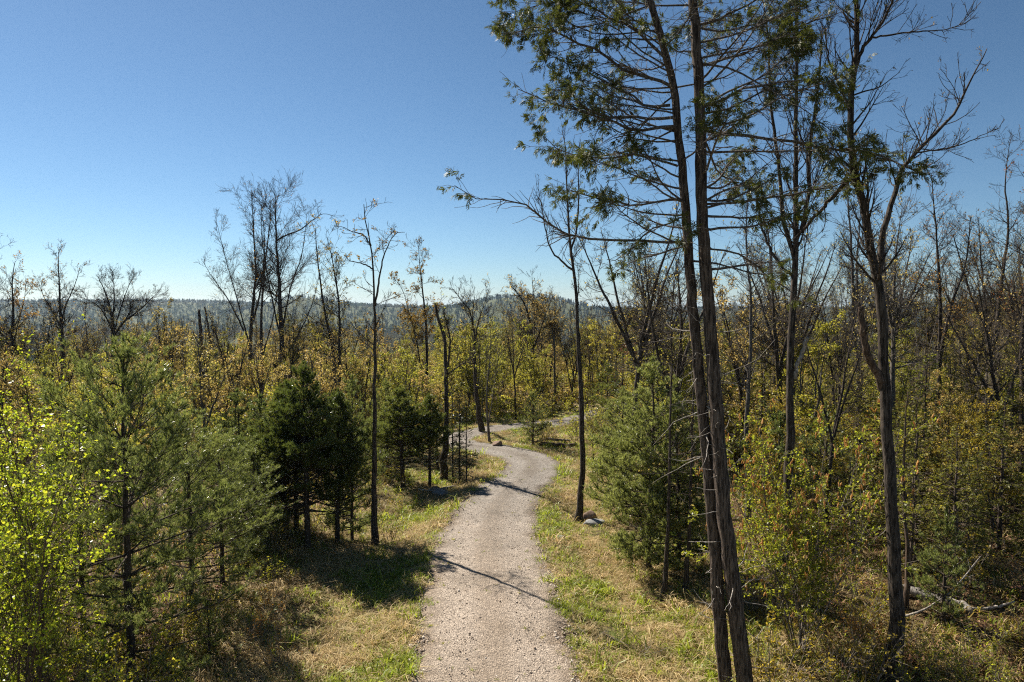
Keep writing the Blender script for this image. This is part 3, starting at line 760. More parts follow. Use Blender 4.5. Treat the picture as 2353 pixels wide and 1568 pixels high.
# big bare maple group left of centre
MG = dict(SP, n2=4.2, n3=6, leaves=.35, lsize=.09, lprob=.25, up1=.06, up2=.06, ang1=(48, 12), l2=.58, nb=1.0)
hero('bare_maple', 44, [
    ([(650, 1000), (655, 900), (650, 830), (645, 724), (640, 620), (635, 557), (632, 437)], .24, .015, 26, .5, 4.0, None),
    ([(636, 553), (660, 540), (690, 528), (720, 505), (745, 492), (775, 500)], .09, .012, 12, .2, 1.7, [0, -.6, -1, -1.4, -1.6, -1.8]),
    ([(648, 760), (668, 660), (690, 600), (700, 540), (705, 490)], .09, .012, 16, .2, 2.6, [0, .6, 1, 1.2, 1.4]),
    ([(652, 830), (690, 760), (720, 690), (735, 620)], .085, .012, 15, .2, 2.4, [0, -.8, -1.2, -1.5]),
    ([(648, 790), (628, 700), (610, 610), (600, 520), (605, 460)], .09, .012, 18, .2, 2.6, [0, .8, 1.2, 1.4, 1.5]),
], MG, 'broad bare maple, tallest crown left of the path', BARK['maple'], LEAF['orange'], 31)
hero('bare_maple', 47, [
    ([(572, 980), (574, 860), (580, 700), (588, 640), (582, 520), (578, 445)], .19, .015, 24, .5, 3.6, None),
    ([(575, 800), (545, 690), (520, 600), (505, 540), (495, 500)], .08, .012, 16, .2, 2.8, [0, .5, 1, 1.2, 1.2]),
    ([(576, 760), (600, 660), (608, 560), (600, 470)], .11, .015, 14, .2, 2.4, [0, -.5, -1, -1.2]),
    ([(560, 760), (525, 690), (490, 640), (465, 600)], .09, .012, 14, .2, 2.2, [0, -.5, -.8, -1]),
], MG, 'slender many-limbed bare maple beside the broadest bare crown', BARK['maple'], LEAF['orange'], 32)
hero('bare_maple', 50, [
    ([(600, 960), (602, 850), (600, 730), (610, 600), (622, 500), (620, 460)], .16, .015, 22, .5, 3.2, None),
    ([(602, 820), (625, 740), (640, 660), (660, 600)], .1, .015, 12, .2, 2.2, [0, 1, 1.5, 1.6])], MG, 'straight bare maple squeezed between two wider bare maples', BARK['maple'], LEAF['orange'], 33)
# pair of thin maples with tan leaves
TL = dict(SP, leaves=2.4, lsize=.095, lprob=.75, up1=.06, ang1=(48, 13), clump=1.2, cth=0)
hero('young_maple', 42, [([(770, 960), (768, 830), (748, 724), (731, 609), (724, 525)], .13, .015, 18, .35, 2.2, None)], TL, 'thin maple with sparse tan leaves leaning towards the bare maples', BARK['maple'], LEAF['tan'], 34)
hero('young_maple', 40, [([(780, 960), (780, 812), (779, 707), (766, 609), (752, 546)], .12, .015, 18, .35, 2.2, None)], TL, 'thin upright maple with sparse tan leaves next to the tall thin tree', BARK['maple'], LEAF['tan'], 35)
# orange tree
hero('young_maple', 52, [
    ([(980, 930), (981, 812), (978, 742), (972, 672), (964, 602), (962, 567)], .16, .015, 20, .42, 2.4, None),
    ([(975, 905), (960, 800), (940, 720), (924, 665), (905, 640)], .11, .015, 20, .4, 2.2, [0, -.3, -.6, -.8, -.9])],
    dict(TL, leaves=4.0, lsize=.11, up1=.03, ang1=(60, 12), cth=-.15, ltop=.7), 'young maple with dense rusty orange leaves on layered branches', BARK['maple'], LEAF['orange'], 36)
# dark leaning trunk by the firs
hero('broken_top_tree', 31.3, [
    ([(1018, 1094), (1024, 1000), (1026, 900), (1020, 777), (1008, 735), (1000, 697)], .15, .05, 14, .4, 1.8, None),
    ([(1024, 870), (1034, 800), (1030, 760), (1020, 720)], .07, .02, 8, .3, 1.5, [0, -.4, -.6, -.8]),
    ([(1026, 862), (1060, 838), (1090, 818), (1120, 815)], .04, .006, 8, .2, 1.0, [0, -.4, -.6, -.8])],
    dict(SP, leaves=1.4, lsize=.08, lprob=.6, up1=.12), 'dark trunk with a broken top rising beside the thin firs', BARK['maple'], LEAF['yellowgreen'], 37)
# trees in the middle by the path bend
hero('budding_maple', 41.6, [
    ([(1107, 998), (1094, 900), (1090, 800), (1091, 776), (1080, 717), (1060, 690), (1037, 661)], .16, .012, 20, .4, 2.0, None),
    ([(1091, 790), (1100, 740), (1112, 700), (1126, 662)], .08, .012, 14, .2, 1.8, [0, -.6, -.9, -1]),
    ([(1090, 780), (1086, 720), (1090, 680), (1084, 655)], .07, .012, 12, .2, 1.6, [0, .6, .9, 1])],
    dict(TL, leaves=1.6, lprob=.6, ltop=.6), 'budding maple leaning over the far bend of the path', BARK['maple'], LEAF['tan'], 38)
hero('birch_tree', 38.2, [([(1126, 1023), (1120, 960), (1119, 900), (1125, 830), (1128, 770), (1120, 730)], .07, .01, 14, .4, 1.3, None),
    ([(1121, 985), (1130, 930), (1138, 870), (1148, 800)], .04, .008, 9, .3, 1.0, [0, .2, .3, .3])], dict(TL, leaves=1.2), 'thin double-stemmed sapling at the inner edge of the path bend', BARK['grey'], LEAF['yellowgreen'], 39)
hero('budding_maple', 56, [
    ([(1224, 930), (1225, 860), (1224, 822), (1222, 760), (1212, 720), (1200, 690), (1170, 650)], .24, .015, 20, .45, 2.4, None),
    ([(1225, 800), (1228, 740), (1226, 690), (1222, 630)], .13, .012, 16, .2, 2.2, [0, .8, 1.2, 1.3]),
    ([(1227, 800), (1245, 750), (1258, 710), (1270, 680)], .11, .012, 14, .2, 2.2, [0, -.6, -.8, -1]),
    ([(1222, 842), (1205, 810), (1180, 790), (1160, 770)], .09, .012, 12, .2, 1.8, [0, .4, .5, .5]),
    ([(1228, 826), (1250, 790), (1275, 765), (1290, 750)], .08, .012, 10, .2, 1.6, [0, .4, .5, .5])],
    dict(TL, leaves=3.0, lsize=.11, ltop=.85), 'round-crowned maple in the centre with tan leaves low in its crown', BARK['maple'], LEAF['tan'], 40)
# left side
hero('bare_maple', 58, [
    ([(140, 925), (146, 850), (141, 750), (138, 700), (136, 650), (134, 579)], .22, .015, 22, .4, 2.4, None),
    ([(141, 745), (152, 700), (170, 660), (185, 610)], .12, .012, 14, .2, 2.0, [0, .6, .8, 1]),
    ([(142, 760), (115, 705), (100, 680), (85, 640)], .1, .012, 13, .2, 2.0, [0, -.5, -.8, -1])],
    dict(SP, leaves=1.2, lsize=.1, lprob=.6, ang1=(50, 12), up1=.05, clump=1.3, cth=0), 'sparsely leafed maple above the young pine, near the picture edge', BARK['maple'], LEAF['orange'], 41)
hero('bare_oak', 56, [
    ([(261, 930), (260, 830), (259, 770), (255, 720), (245, 680), (232, 650), (220, 630)], .24, .012, 16, .45, 2.4, None),
    ([(259, 765), (262, 700), (262, 660), (258, 622)], .13, .012, 16, .2, 2.2, [0, 1, 1.5, 1.7]),
    ([(260, 775), (285, 740), (318, 715), (345, 690), (370, 665)], .14, .012, 18, .2, 2.2, [0, -.5, -.8, -1, -1]),
    ([(260, 770), (280, 700), (295, 660), (310, 630)], .12, .012, 16, .2, 2.2, [0, .5, .8, 1]),
    ([(258, 760), (232, 710), (205, 690), (190, 670)], .1, .012, 14, .2, 2.0, [0, -.5, -.8, -1])],
    dict(SP, leaves=.25, lsize=.08, lprob=.2, ang1=(46, 12), up1=.08), 'wide round-crowned leafless tree behind the young pine', BARK['maple'], LEAF['orange'], 42)
hero('young_maple', 54, [([(120, 930), (121, 850), (122, 800), (118, 740)], .12, .012, 14, .3, 1.8, None)], dict(TL), 'short thin trunk next to the sparsely leafed maple', BARK['maple'], LEAF['tan'], 43)
hero('young_maple', 48, [([(20, 900), (24, 820), (30, 720), (28, 650), (35, 600)], .17, .015, 24, .3, 2.4, None),
    ([(22, 830), (40, 750), (55, 690), (60, 640)], .09, .012, 12, .2, 1.8, [0, .5, .8, 1])], dict(TL, leaves=3.2, lsize=.11, ltop=.5), 'rust-leaved maple at the left picture edge', BARK['maple'], LEAF['orange'], 44)
hero('bare_maple', 50, [([(-22, 900), (-18, 760), (-14, 650), (-8, 560)], .18, .015, 24, .35, 2.6, None)], dict(SP, leaves=0), 'bare twiggy crown cut off by the left picture edge', BARK['maple'], LEAF['orange'], 45)
hero('young_maple', 50, [([(388, 920), (386, 850), (384, 790), (376, 715)], .11, .012, 24, .25, 2.0, None), ([(386, 850), (405, 800), (418, 760)], .06, .01, 10, .2, 1.6, [0, .5, .8])],
     dict(TL, leaves=4.5, lsize=.11, cth=-.3), 'low maple covered in golden tan leaves left of the dead snag', BARK['maple'], LEAF['tan'], 46)
hero('dead_snag', 50, [
    ([(474, 960), (473, 900), (474, 850), (466, 820), (462, 780), (458, 712)], .24, .09, 0, .7, .8, None),
    ([(474, 850), (482, 800), (480, 760), (470, 705)], .12, .05, 0, .6, .6, [0, -.2, -.3, -.3]),
    ([(478, 815), (490, 770), (486, 745)], .08, .05, 0, .6, .5, [0, .3, .5]),
    ([(464, 800), (448, 775), (443, 758)], .06, .03, 0, .6, .5, [0, .3, .5])],
    dict(SP, leaves=0), 'dead forked snag with broken limbs, right of the golden maple', BARK['snag'], LEAF['tan'], 47)
hero('bare_maple', 60, [([(206, 930), (204, 850), (198, 760), (190, 700)], .14, .012, 16, .3, 2.0, None)], dict(SP, leaves=.8, lprob=.5, lsize=.09), 'thin budding maple between the leafed maple and the round crown', BARK['maple'], LEAF['orange'], 48)
# right side rows
RR = dict(SP, leaves=1.0, lsize=.08, lprob=.6, up1=.05, ang1=(52, 13), clump=1.5, cth=0)
hero('twin_stem_maple', 33, [
    ([(1975, 1072), (1972, 1000), (1976, 900), (1970, 830), (1962, 740), (1958, 600), (1950, 480), (1945, 380)], .16, .015, 22, .35, 2.4, None),
    ([(1972, 850), (1974, 760), (1968, 640), (1972, 560), (1980, 440)], .10, .012, 14, .2, 2.0, [0, .4, .6, .8, .9])], RR, 'twin-stemmed maple standing behind the broken limb of the forked maple', BARK['grey'], LEAF['olive'], 51)
hero('budding_maple', 36, [
    ([(2150, 1045), (2152, 960), (2156, 880), (2160, 760), (2158, 640), (2150, 520), (2140, 400)], .16, .015, 22, .35, 2.6, None),
    ([(2157, 840), (2172, 760), (2190, 690), (2220, 600), (2230, 500)], .1, .012, 16, .2, 2.2, [0, -.5, -.8, -1, -1])], dict(RR, leaves=1.4), 'forked maple with rusty buds in the right-hand thicket', BARK['maple'], LEAF['orange'], 52)
hero('budding_maple', 38, [
    ([(2285, 1045), (2287, 930), (2280, 800), (2262, 745), (2235, 690), (2210, 610), (2190, 540)], .17, .015, 20, .4, 2.6, None),
    ([(2284, 790), (2296, 700), (2305, 620), (2318, 520), (2310, 420), (2320, 330)], .12, .012, 20, .2, 2.4, [0, .3, .5, .8, .8, .8]),
    ([(2270, 760), (2262, 680), (2255, 600), (2248, 500)], .08, .012, 14, .2, 2.0, [0, -.4, -.6, -.8])], dict(RR, leaves=1.2), 'V-forked maple with a bare fanned crown near the right picture edge', BARK['maple'], LEAF['orange'], 53)
hero('budding_maple', 30, [([(2355, 1060), (2350, 900), (2352, 750), (2362, 600), (2372, 420), (2365, 300)], .15, .015, 26, .35, 2.6, None)], dict(RR, leaves=1.6), 'reddish budding tree at the right picture edge', BARK['maple'], LEAF['red'], 54)
hero('young_maple', 24, [([(1718, 1140), (1716, 1000), (1722, 860), (1725, 700), (1715, 560), (1720, 440)], .10, .012, 22, .4, 2.0, None)], dict(RR, leaves=.6), 'slim grey trunk just right of the cedar', BARK['grey'], LEAF['tan'], 55)
hero('sapling_tree', 18.1, [([(1529, 1362), (1533, 1240), (1538, 1080), (1541, 920), (1545, 800), (1540, 740)], .06, .01, 20, .4, 1.1, None)], dict(RR, leaves=2.6, lsize=.07, ang1=(66, 12), cth=.05), 'thin dark sapling with bunches of tan leaves left of the cedar', BARK['maple'], LEAF['tan'], 56)
hero('sapling_tree', 18.3, [([(1577, 1362), (1582, 1250), (1588, 1100), (1592, 950), (1596, 850), (1590, 760)], .06, .01, 10, .5, .9, None)], dict(RR, leaves=.5), 'straight bare sapling close to the cedar trunks', BARK['maple'], LEAF['tan'], 57)
hero('sapling_tree', 16.5, [([(2092, 1420), (2086, 1280), (2078, 1150), (2080, 1000), (2086, 900)], .06, .01, 14, .4, .9, None)], dict(RR, leaves=1.5, lsize=.06), 'thin brown sapling hugging the trunk of the forked maple', BARK['snag'], LEAF['olive'], 58)

# ------------------------------------------------------------------ young pines
def make_pine(name, x, Y, H, seed, label, mat, group=None, **kw):
    p = PX(x, 1000, Y); e = tree_empty(name, (p[0], Y, float(hz(p[0], Y))), label, 'pine tree', group)
    rng = np.random.default_rng(seed); tr, br, nd = pine(rng, H, **kw)
    put(e, 'trunk', tr, BARK['pine'], True); put(e, 'branches', br, BARK['pine']); put(e, 'crown', nd, mat)
    return e
pA = make_pine('pine_tree', 290, 13.6, 7.15, 61, 'large young pine with silvery open branches, nearest on the left', LEAF['pine'], r=.085, Lmax=2.75, step=.5, per=5, base=.10, dens=.85, nk=12, nl=.11, nw=.0045, low_bare=.08)
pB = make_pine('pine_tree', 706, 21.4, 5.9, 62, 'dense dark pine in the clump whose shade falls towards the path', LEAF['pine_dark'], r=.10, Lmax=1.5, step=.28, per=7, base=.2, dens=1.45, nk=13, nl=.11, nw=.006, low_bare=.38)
pC = make_pine('pine_tree', 1492, 19.8, 6.3, 63, 'tall light green pine between the grassy verge and the cedar', LEAF['pine'], r=.085, Lmax=1.8, step=.36, per=6, base=.08, dens=1.15, nk=12, nl=.10, nw=.0055)
pD = make_pine('pine_tree', 1225, 37.5, 3.0, 64, 'small bushy pine standing alone at the outer bend of the path', LEAF['pine'], r=.05, Lmax=1.0, step=.28, per=6, base=.1, nk=10, nl=.09, nw=.007)
def more_pine(src, x, Y, H, H0, rz, label, mat=None, wide=1.0):
    p = PX(x, 1000, Y); s = H / H0
    e = copy_thing(src, (p[0], Y, float(hz(p[0], Y)) - .03), rz, (s * wide, s * wide, s), {'crown': LEAF[mat]} if mat else None)
    e['label'] = label
    return e
for a in ((pA, 178, 15.6, 5.6, 7.15, 2.1, 'smaller open pine just left behind the large silvery pine', None, .9),
          (pA, 430, 16.6, 5.2, 7.15, 4.0, 'silvery pine in front of the dark clump, right of the large pine', None, 1.15),
          (pC, 545, 25, 4.7, 6.3, 1.0, 'grey green pine behind the dark clump, left side', None, 1.1),
          (pA, 505, 18.6, 4.3, 7.15, 5.2, 'low spreading pine between the second silvery pine and the dark clump', None, 1.2),
          (pC, 575, 21.0, 3.4, 6.3, .4, 'short bushy pine at the front left of the dark clump', None, 1.3),
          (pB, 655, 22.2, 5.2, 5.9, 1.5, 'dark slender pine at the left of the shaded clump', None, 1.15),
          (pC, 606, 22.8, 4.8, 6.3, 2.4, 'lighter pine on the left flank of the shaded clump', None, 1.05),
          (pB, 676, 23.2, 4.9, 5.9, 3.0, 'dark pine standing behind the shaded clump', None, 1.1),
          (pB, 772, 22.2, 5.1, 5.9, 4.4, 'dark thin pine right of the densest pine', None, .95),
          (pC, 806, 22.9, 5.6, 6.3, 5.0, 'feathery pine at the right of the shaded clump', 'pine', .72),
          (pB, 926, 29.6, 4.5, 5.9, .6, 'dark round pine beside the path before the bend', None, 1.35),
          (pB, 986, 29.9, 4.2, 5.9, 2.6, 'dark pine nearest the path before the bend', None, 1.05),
          (pC, 890, 31, 4.6, 6.3, 3.6, 'pine peeping from behind the dark round pine', None, .9),
          (pC, 1565, 19.6, 5.0, 6.3, 2.2, 'light green pine right behind the straight bare sapling', None, .95),
          (pC, 1435, 24.5, 4.9, 6.3, 3.3, 'pine at the edge of the grass below the dark thicket', None, 1.0),
          (pD, 1900, 24, 3.7, 3.0, 1.1, 'soft green pine behind the catkin shrub', None, 1.2),
          (pD, 1790, 23, 3.9, 3.0, 2.1, 'soft green pine behind the straight dark trunk', None, 1.1),
          (pD, 2180, 15.6, 2.6, 3.0, 3.1, 'small pine on the mossy bank right of the forked maple', None, .9),
          (pD, 1395, 46, 4.0, 3.0, 4.2, 'dark little pine in the thicket behind the slim tree', 'pine_dark', 1.0),
          (pD, 470, 14.6, 1.3, 3.0, .2, 'knee-high pine seedling on the dry grass at the front left', None, 1.0)):
    more_pine(*a)

# thin firs by the path
def make_evergreen(name, loc, H, seed, label, cat, mat, group=None, bk='pine', **kw):
    e = tree_empty(name, loc, label, cat, group); tr, br, nd = evergreen(np.random.default_rng(seed), H, **kw)
    put(e, 'trunk', tr, BARK[bk], True); put(e, 'branches', br, BARK[bk]); put(e, 'crown', nd, mat)
    return e
def at_ground(x, Y): p = PX(x, 1000, Y); return (p[0], Y, float(hz(p[0], Y)) - .02)
fA = make_evergreen('fir_tree', at_ground(1055, 31.0), 4.7, 71, 'tallest of the thin open firs left of the path bend', 'fir tree', LEAF['fir'], r=.05, Lmax=.75, step=.22, per=4, base=.12, leaf=.09, dens=.9, sparse=.15)
for x, Y, s, rz, lab in ((1072, 30.4, .82, 2, 'short thin fir closest to the path bend'), (1040, 31.6, .9, 4, 'thin fir touching the broken-top trunk'), (1430, 44, 1.35, 1, 'dark fir poking out of the thicket behind the slim tree')):
    e = copy_thing(fA, at_ground(x, Y), rz, (s, s, s)); e['label'] = lab

# ------------------------------------------------------------------ shrubs in front
def catkin_shrub():
    p = at_ground(1850, 14.9); e = tree_empty('catkin_shrub', p, 'leafy shrub hung with brown catkins between the cedar and the forked maple', 'shrub')
    rng = np.random.default_rng(81)
    st, lf, P2, P3 = bush(rng, 5.3, 14, .34, 8.5, .065, .06, 5.0, .02)
    put(e, 'stems', st, BARK['stick'], True); put(e, 'leaves', lf, LEAF['hazel'])
    ck = Soup()
    tips = np.concatenate([P2[:, -1], P3[:, -1]]); tips = tips[tips[:, 2] > 1.3]
    tips = tips[rng.permutation(len(tips))[:420]]
    tips = tips[rng.random(len(tips)) < .35 + .65 * sstep(2.4, 3.9, tips[:, 2])]
    k = 3; pos = np.repeat(tips, k, 0) + rng.normal(size=(len(tips) * k, 3)) * .02; M = len(pos)
    d = nrm(rng.normal(size=(M, 3)) * .22 + np.where(rng.random((M, 1)) < .6, -1, 1) * np.array([[0, 0, 1.]]))
    Pc, Rc = shoots(rng, pos, d, rng.uniform(.09, .16, M), np.full(M, .014), np.full(M, .012), 4, -.05, .1)
    Rc[:, 0] = .003; Rc[:, -1] = .003
    tubes(ck, Pc, Rc, 5); put(e, 'catkins', ck, LEAF['catkin'], True)['kind'] = 'stuff'
catkin_shrub()
def young_birch(x, Y, H, seed, label, n=7, spread=.22, leaves=7.5, dx=0):
    e = tree_empty('birch_sapling', at_ground(x, Y), label, 'birch')
    rng = np.random.default_rng(seed); st, lf, _, _ = bush(rng, H, n, spread, leaves, .06, .05, 4.2, .028)
    put(e, 'stems', st, BARK['birch'], True); put(e, 'crown', lf, LEAF['birch'])
    return e
bA = young_birch(12, 10.8, 7.0, 82, 'bright yellow-green birch in new leaf at the left edge')
e = copy_thing(bA, at_ground(-40, 13.0), 2.0, (.95, .95, .98)); e['label'] = 'bright birch cut by the left edge, behind the nearest birch'
e = copy_thing(bA, at_ground(95, 12.2), 4.1, (.7, .7, .78)); e['label'] = 'lower bright birch between the left edge and the large pine'

# ------------------------------------------------------------------ kinds that fill the woods
def proto_tree(name, seed, bark_m, leaf_m, P, **kw):
    rng = np.random.default_rng(seed); e = tree_empty(name, (0, 0, 0), None, 'tree')
    tr, br, lf = deciduous(rng, free_stems(rng, **kw), P)
    s = Soup()
    for t in tr: s.add(np.concatenate(t.v), *[np.concatenate(x) for x in t.f.values()])
    put(e, 'trunk', s, bark_m, True); put(e, 'branches', br, bark_m); put(e, 'crown', lf, leaf_m)
    return e
FB = dict(n2=3.6, n3=5.5, rt=.0065, up1=.05, ang1=(52, 14), lead=.5, nb=1.3, clump=1.1, cth=-.35, lsize=.09, lj=.05)
KIND = {}
KIND['leafing'] = [proto_tree('leafing_maple', 101, BARK['maple'], LEAF['tan'], dict(FB, leaves=8.5, ltop=.3), H=7, r=.09, fork=.35, n_fork=2, nb=20, t0=.25, L1=2.0),
                   proto_tree('leafing_maple', 102, BARK['maple'], LEAF['tan'], dict(FB, leaves=9.0), H=7, r=.08, fork=.3, n_fork=1, nb=24, t0=.2, L1=2.2),
                   proto_tree('leafing_maple', 103, BARK['grey'], LEAF['tan'], dict(FB, leaves=8, ltop=.5), H=7, r=.085, fork=.4, n_fork=3, nb=16, t0=.3, L1=1.8)]
KIND['green'] = [proto_tree('leafing_sapling', 111, BARK['grey'], LEAF['yellowgreen'], dict(FB, leaves=11, cth=-.6, lsize=.085), H=6, r=.06, fork=.2, n_fork=2, nb=22, t0=.12, L1=1.7),
                 proto_tree('leafing_sapling', 112, BARK['grey'], LEAF['yellowgreen'], dict(FB, leaves=11.5, cth=-.6, lsize=.085), H=6, r=.055, fork=.2, n_fork=3, nb=18, t0=.1, L1=1.5)]
KIND['bare'] = [proto_tree('budding_maple', 121, BARK['maple'], LEAF['tan'], dict(FB, leaves=.6, lprob=.6, n2=5, n3=8, rt=.0055), H=11, r=.13, fork=.4, n_fork=2, nb=22, t0=.35, L1=2.8),
                proto_tree('budding_maple', 122, BARK['maple'], LEAF['tan'], dict(FB, leaves=.4, lprob=.5, n2=5, n3=8, rt=.0055, up1=.02, ang1=(60, 12)), H=11, r=.12, fork=.35, n_fork=3, nb=18, t0=.4, L1=2.6),
                proto_tree('budding_maple', 123, BARK['grey'], LEAF['tan'], dict(FB, leaves=.9, lprob=.7, n2=5, n3=8, rt=.0055), H=11, r=.11, fork=.5, n_fork=1, nb=28, t0=.4, L1=2.4)]
KIND['cedar'] = [make_evergreen('young_cedar', (0, 0, 0), 5.0, 131, None, 'cedar tree', LEAF['under_cedar'], None, 'cedar', r=.08, Lmax=1.1, step=.16, per=4, base=.12, leaf=.10, dens=1.0, droop=.35, sparse=.1),
                 make_evergreen('young_cedar', (0, 0, 0), 5.0, 132, None, 'cedar tree', LEAF['under_cedar'], None, 'cedar', r=.07, Lmax=1.4, step=.17, per=4, base=.05, leaf=.11, dens=.9, droop=.35, sparse=.2)]
def proto_bush(name, seed, mat, H, n, spread, leaves, lsize):
    e = tree_empty(name, (0, 0, 0), None, 'shrub'); st, lf, _, _ = bush(np.random.default_rng(seed), H, n, spread, leaves, lsize, .05, 5, .010)
    put(e, 'stems', st, BARK['stick'], True); put(e, 'leaves', lf, LEAF[mat])
    return e
KIND['bush'] = [proto_bush('leafy_shrub', 141, 'olive', 1.6, 9, .6, 4.0, .06), proto_bush('leafy_shrub', 142, 'olive', 1.6, 7, .8, 3.0, .065), proto_bush('leafy_shrub', 143, 'olive', 1.6, 12, .5, 1.6, .055)]
H0 = dict(leafing=7, green=6, bare=11, cedar=5, bush=1.6)
LAND = [(150, 58, 'the sparsely leafed maple'), (261, 56, 'the round bare crown'), (388, 50, 'the golden maple'), (474, 50, 'the dead snag'), (575, 47, 'the slender bare maple'), (650, 44, 'the broad bare maple'), (775, 41, 'the tan-leaved pair'),
        (860, 22.6, 'the tall thin tree'), (978, 52, 'the rusty orange maple'), (1022, 31.3, 'the broken-top trunk'), (1107, 41.6, 'the leaning maple at the bend'), (1225, 56, 'the central round maple'), (1330, 24.6, 'the slim tree'), (1490, 19.8, 'the light green pine'),
        (1690, 13.2, 'the twin cedar'), (1812, 18.4, 'the straight dark trunk'), (1972, 33, 'the twin-stemmed maple'), (2050, 13.6, 'the forked maple'), (2155, 36, 'the rusty-budded maple'), (2287, 38, 'the V-forked maple'), (2355, 30, 'the reddish edge tree'), (25, 48, 'the rust-leaved edge maple'),
        (290, 13.6, 'the large silvery pine'), (706, 21.4, 'the dark pine clump'), (1850, 14.9, 'the catkin shrub'), (2165, 16.8, 'the weathered log'), (928, 29.6, 'the dark round pine'), (430, 16.6, 'the second silvery pine')]
def landmark(X, Y, H):
    x = CX + X / Y * F
    l = min(LAND, key=lambda a: abs(a[0] - x) / 40 + abs(math.log(a[1] / Y)) * 2.2)
    dx = x - l[0]; far = Y / l[1]
    w_ = 'far behind' if far > 1.7 else 'behind' if far > 1.12 else 'in front of' if far < .89 else 'level with'
    sd_ = '' if abs(dx) < 14 else (' and left of' if dx < 0 else ' and right of')
    return f'{w_}{sd_} {l[2]}'
TAKEN = [(o.location.x, o.location.y) for o in COL.objects if o.parent is None and o.type == 'EMPTY' and (o.location.x or o.location.y)]
def place(kind, x, y, H, rng, label, group, mat=None, words='', wide=1.0):
    wood = None
    if kind == 'pole': kind, wide, wood = 'bare', .62, 'maple'
    if kind == 'grey': kind, wide, wood = 'bare', .7, 'stick'
    src = KIND[kind][int(rng.integers(len(KIND[kind])))]
    s = H / H0[kind]; loc = (x, y, float(hz(x, y)) - .05); w_ = s * wide * rng.uniform(.85, 1.15)
    mats = {('leaves' if kind == 'bush' else 'crown'): LEAF[mat]} if mat else {}
    if wood: mats.update(trunk=BARK[wood], branches=BARK[wood])
    e = copy_thing(src, loc, rng.random() * 6.28, (w_, w_, s), mats)
    if kind in ('bare', 'leafing', 'green'): e.rotation_euler.x, e.rotation_euler.y = rng.normal(size=2) * .055
    big = {'leafing': (5.2, 6.8), 'green': (4.2, 5.8), 'bare': (8.5, 11), 'cedar': (3.6, 5), 'bush': (.9, 1.4)}[kind]
    sz = 'tall ' if H > big[1] else 'short ' if H < big[0] else ''
    e['label'] = f'{sz}{words} {landmark(x, y, H)}'; e['group'] = group
    return e
def fill(n, x0, x1, Y0, Y1, kinds, seed, where, group, gap=1.0, clear=1.6, ypow=1.0):
    """n things in a wedge of land; kinds: (kind, weight, hmin, hmax, leaf material, words)"""
    rng = np.random.default_rng(seed); w_ = np.array([k[1] for k in kinds], float); w_ /= w_.sum(); done = 0; tries = 0
    while done < n and tries < n * 40:
        tries += 1
        Y = Y0 + (Y1 - Y0) * rng.random() ** ypow; X = (rng.uniform(x0, x1) - CX) / F * Y
        if min((X - a) ** 2 + (Y - b) ** 2 for a, b in TAKEN) < gap ** 2: continue
        d, _ = path_dist(np.array([X]), np.array([Y]))
        if d[0] < clear: continue
        u = .62 * (np.clip(float(wave(X, Y, .22, seed + 900)) * .9, -1, 1) + 1) / 2 + .38 * rng.random()
        u = float(np.clip((u - .5) * 1.35 + .5, 0, .9999)); k = kinds[int(np.searchsorted(np.cumsum(w_), u, 'right').clip(0, len(kinds) - 1))]
        place(k[0], X, Y, rng.uniform(k[2], k[3]), rng, None, f'{k[5]}, woods along the path', k[4], k[5])
        TAKEN.append((X, Y)); done += 1
G_, T_, O_, B_ = 'yellow-green leafing sapling', 'tan-leaved maple', 'rusty orange leafing maple', 'bare budding maple'
fill(40, -300, 470, 24, 58, [('leafing', 3, 4.5, 7.0, 'tan', T_), ('green', 4.4, 3.5, 6, None, G_), ('leafing', .6, 4.5, 7.2, 'orange', O_), ('bare', .5, 7, 8.5, None, B_)], 201, 'in the thicket behind the left pines', '', 1.1)
fill(40, 440, 1010, 31, 64, [('leafing', 3, 4, 6.5, 'tan', T_), ('green', 4, 3.5, 6, None, G_), ('leafing', .3, 4, 6.0, 'orange', O_), ('bare', .5, 7, 8.5, None, B_)], 202, 'behind the shaded pine clump', '', 1.1)
fill(48, 1000, 1440, 46, 78, [('leafing', 2, 4.5, 7.2, 'tan', T_), ('green', 4.5, 4, 6.8, None, G_), ('bare', .7, 7.5, 9.5, None, B_), ('cedar', .7, 3, 5, None, 'young cedar')], 203, 'beyond the path bend', '', 1.0, 1.8)
fill(98, 1440, 2560, 25, 74, [('leafing', 2.2, 5, 9, 'olive', 'olive-leaved maple'), ('leafing', 1.2, 5, 9, 'tan', T_), ('green', 2.6, 4, 7, 'yellowgreen', G_), ('bare', 2.2, 9, 13.5, None, B_), ('cedar', 2.8, 3.5, 6.5, None, 'young cedar'), ('leafing', .25, 6, 8, 'red', 'red-flowering maple')], 204, 'in the dense wood on the right', '', 1.0, 1.8)
fill(24, 2080, 2560, 17, 26, [('cedar', 4, 3, 5.2, None, 'young cedar'), ('green', 1.5, 3, 4.5, 'olive', 'olive-leaved sapling'), ('leafing', .8, 3.5, 5, 'tan', T_)], 205, 'right behind the fallen log', '', .8)
fill(12, 1720, 2080, 19, 27, [('cedar', 2, 2.2, 4.0, None, 'young cedar'), ('green', 2, 2.5, 4.0, 'olive', 'olive-leaved sapling')], 206, 'behind the catkin shrub', '', .8)
fill(52, -250, 1050, 76, 150, [('leafing', 2, 5.5, 8.5, 'tan', T_), ('leafing', 1, 5, 8, 'olive', 'olive-leaved maple'), ('green', 2, 4.5, 7, None, G_), ('bare', 1.2, 7, 10, None, B_)], 207, 'far back on the left where the wood slopes away', '', 1.8)
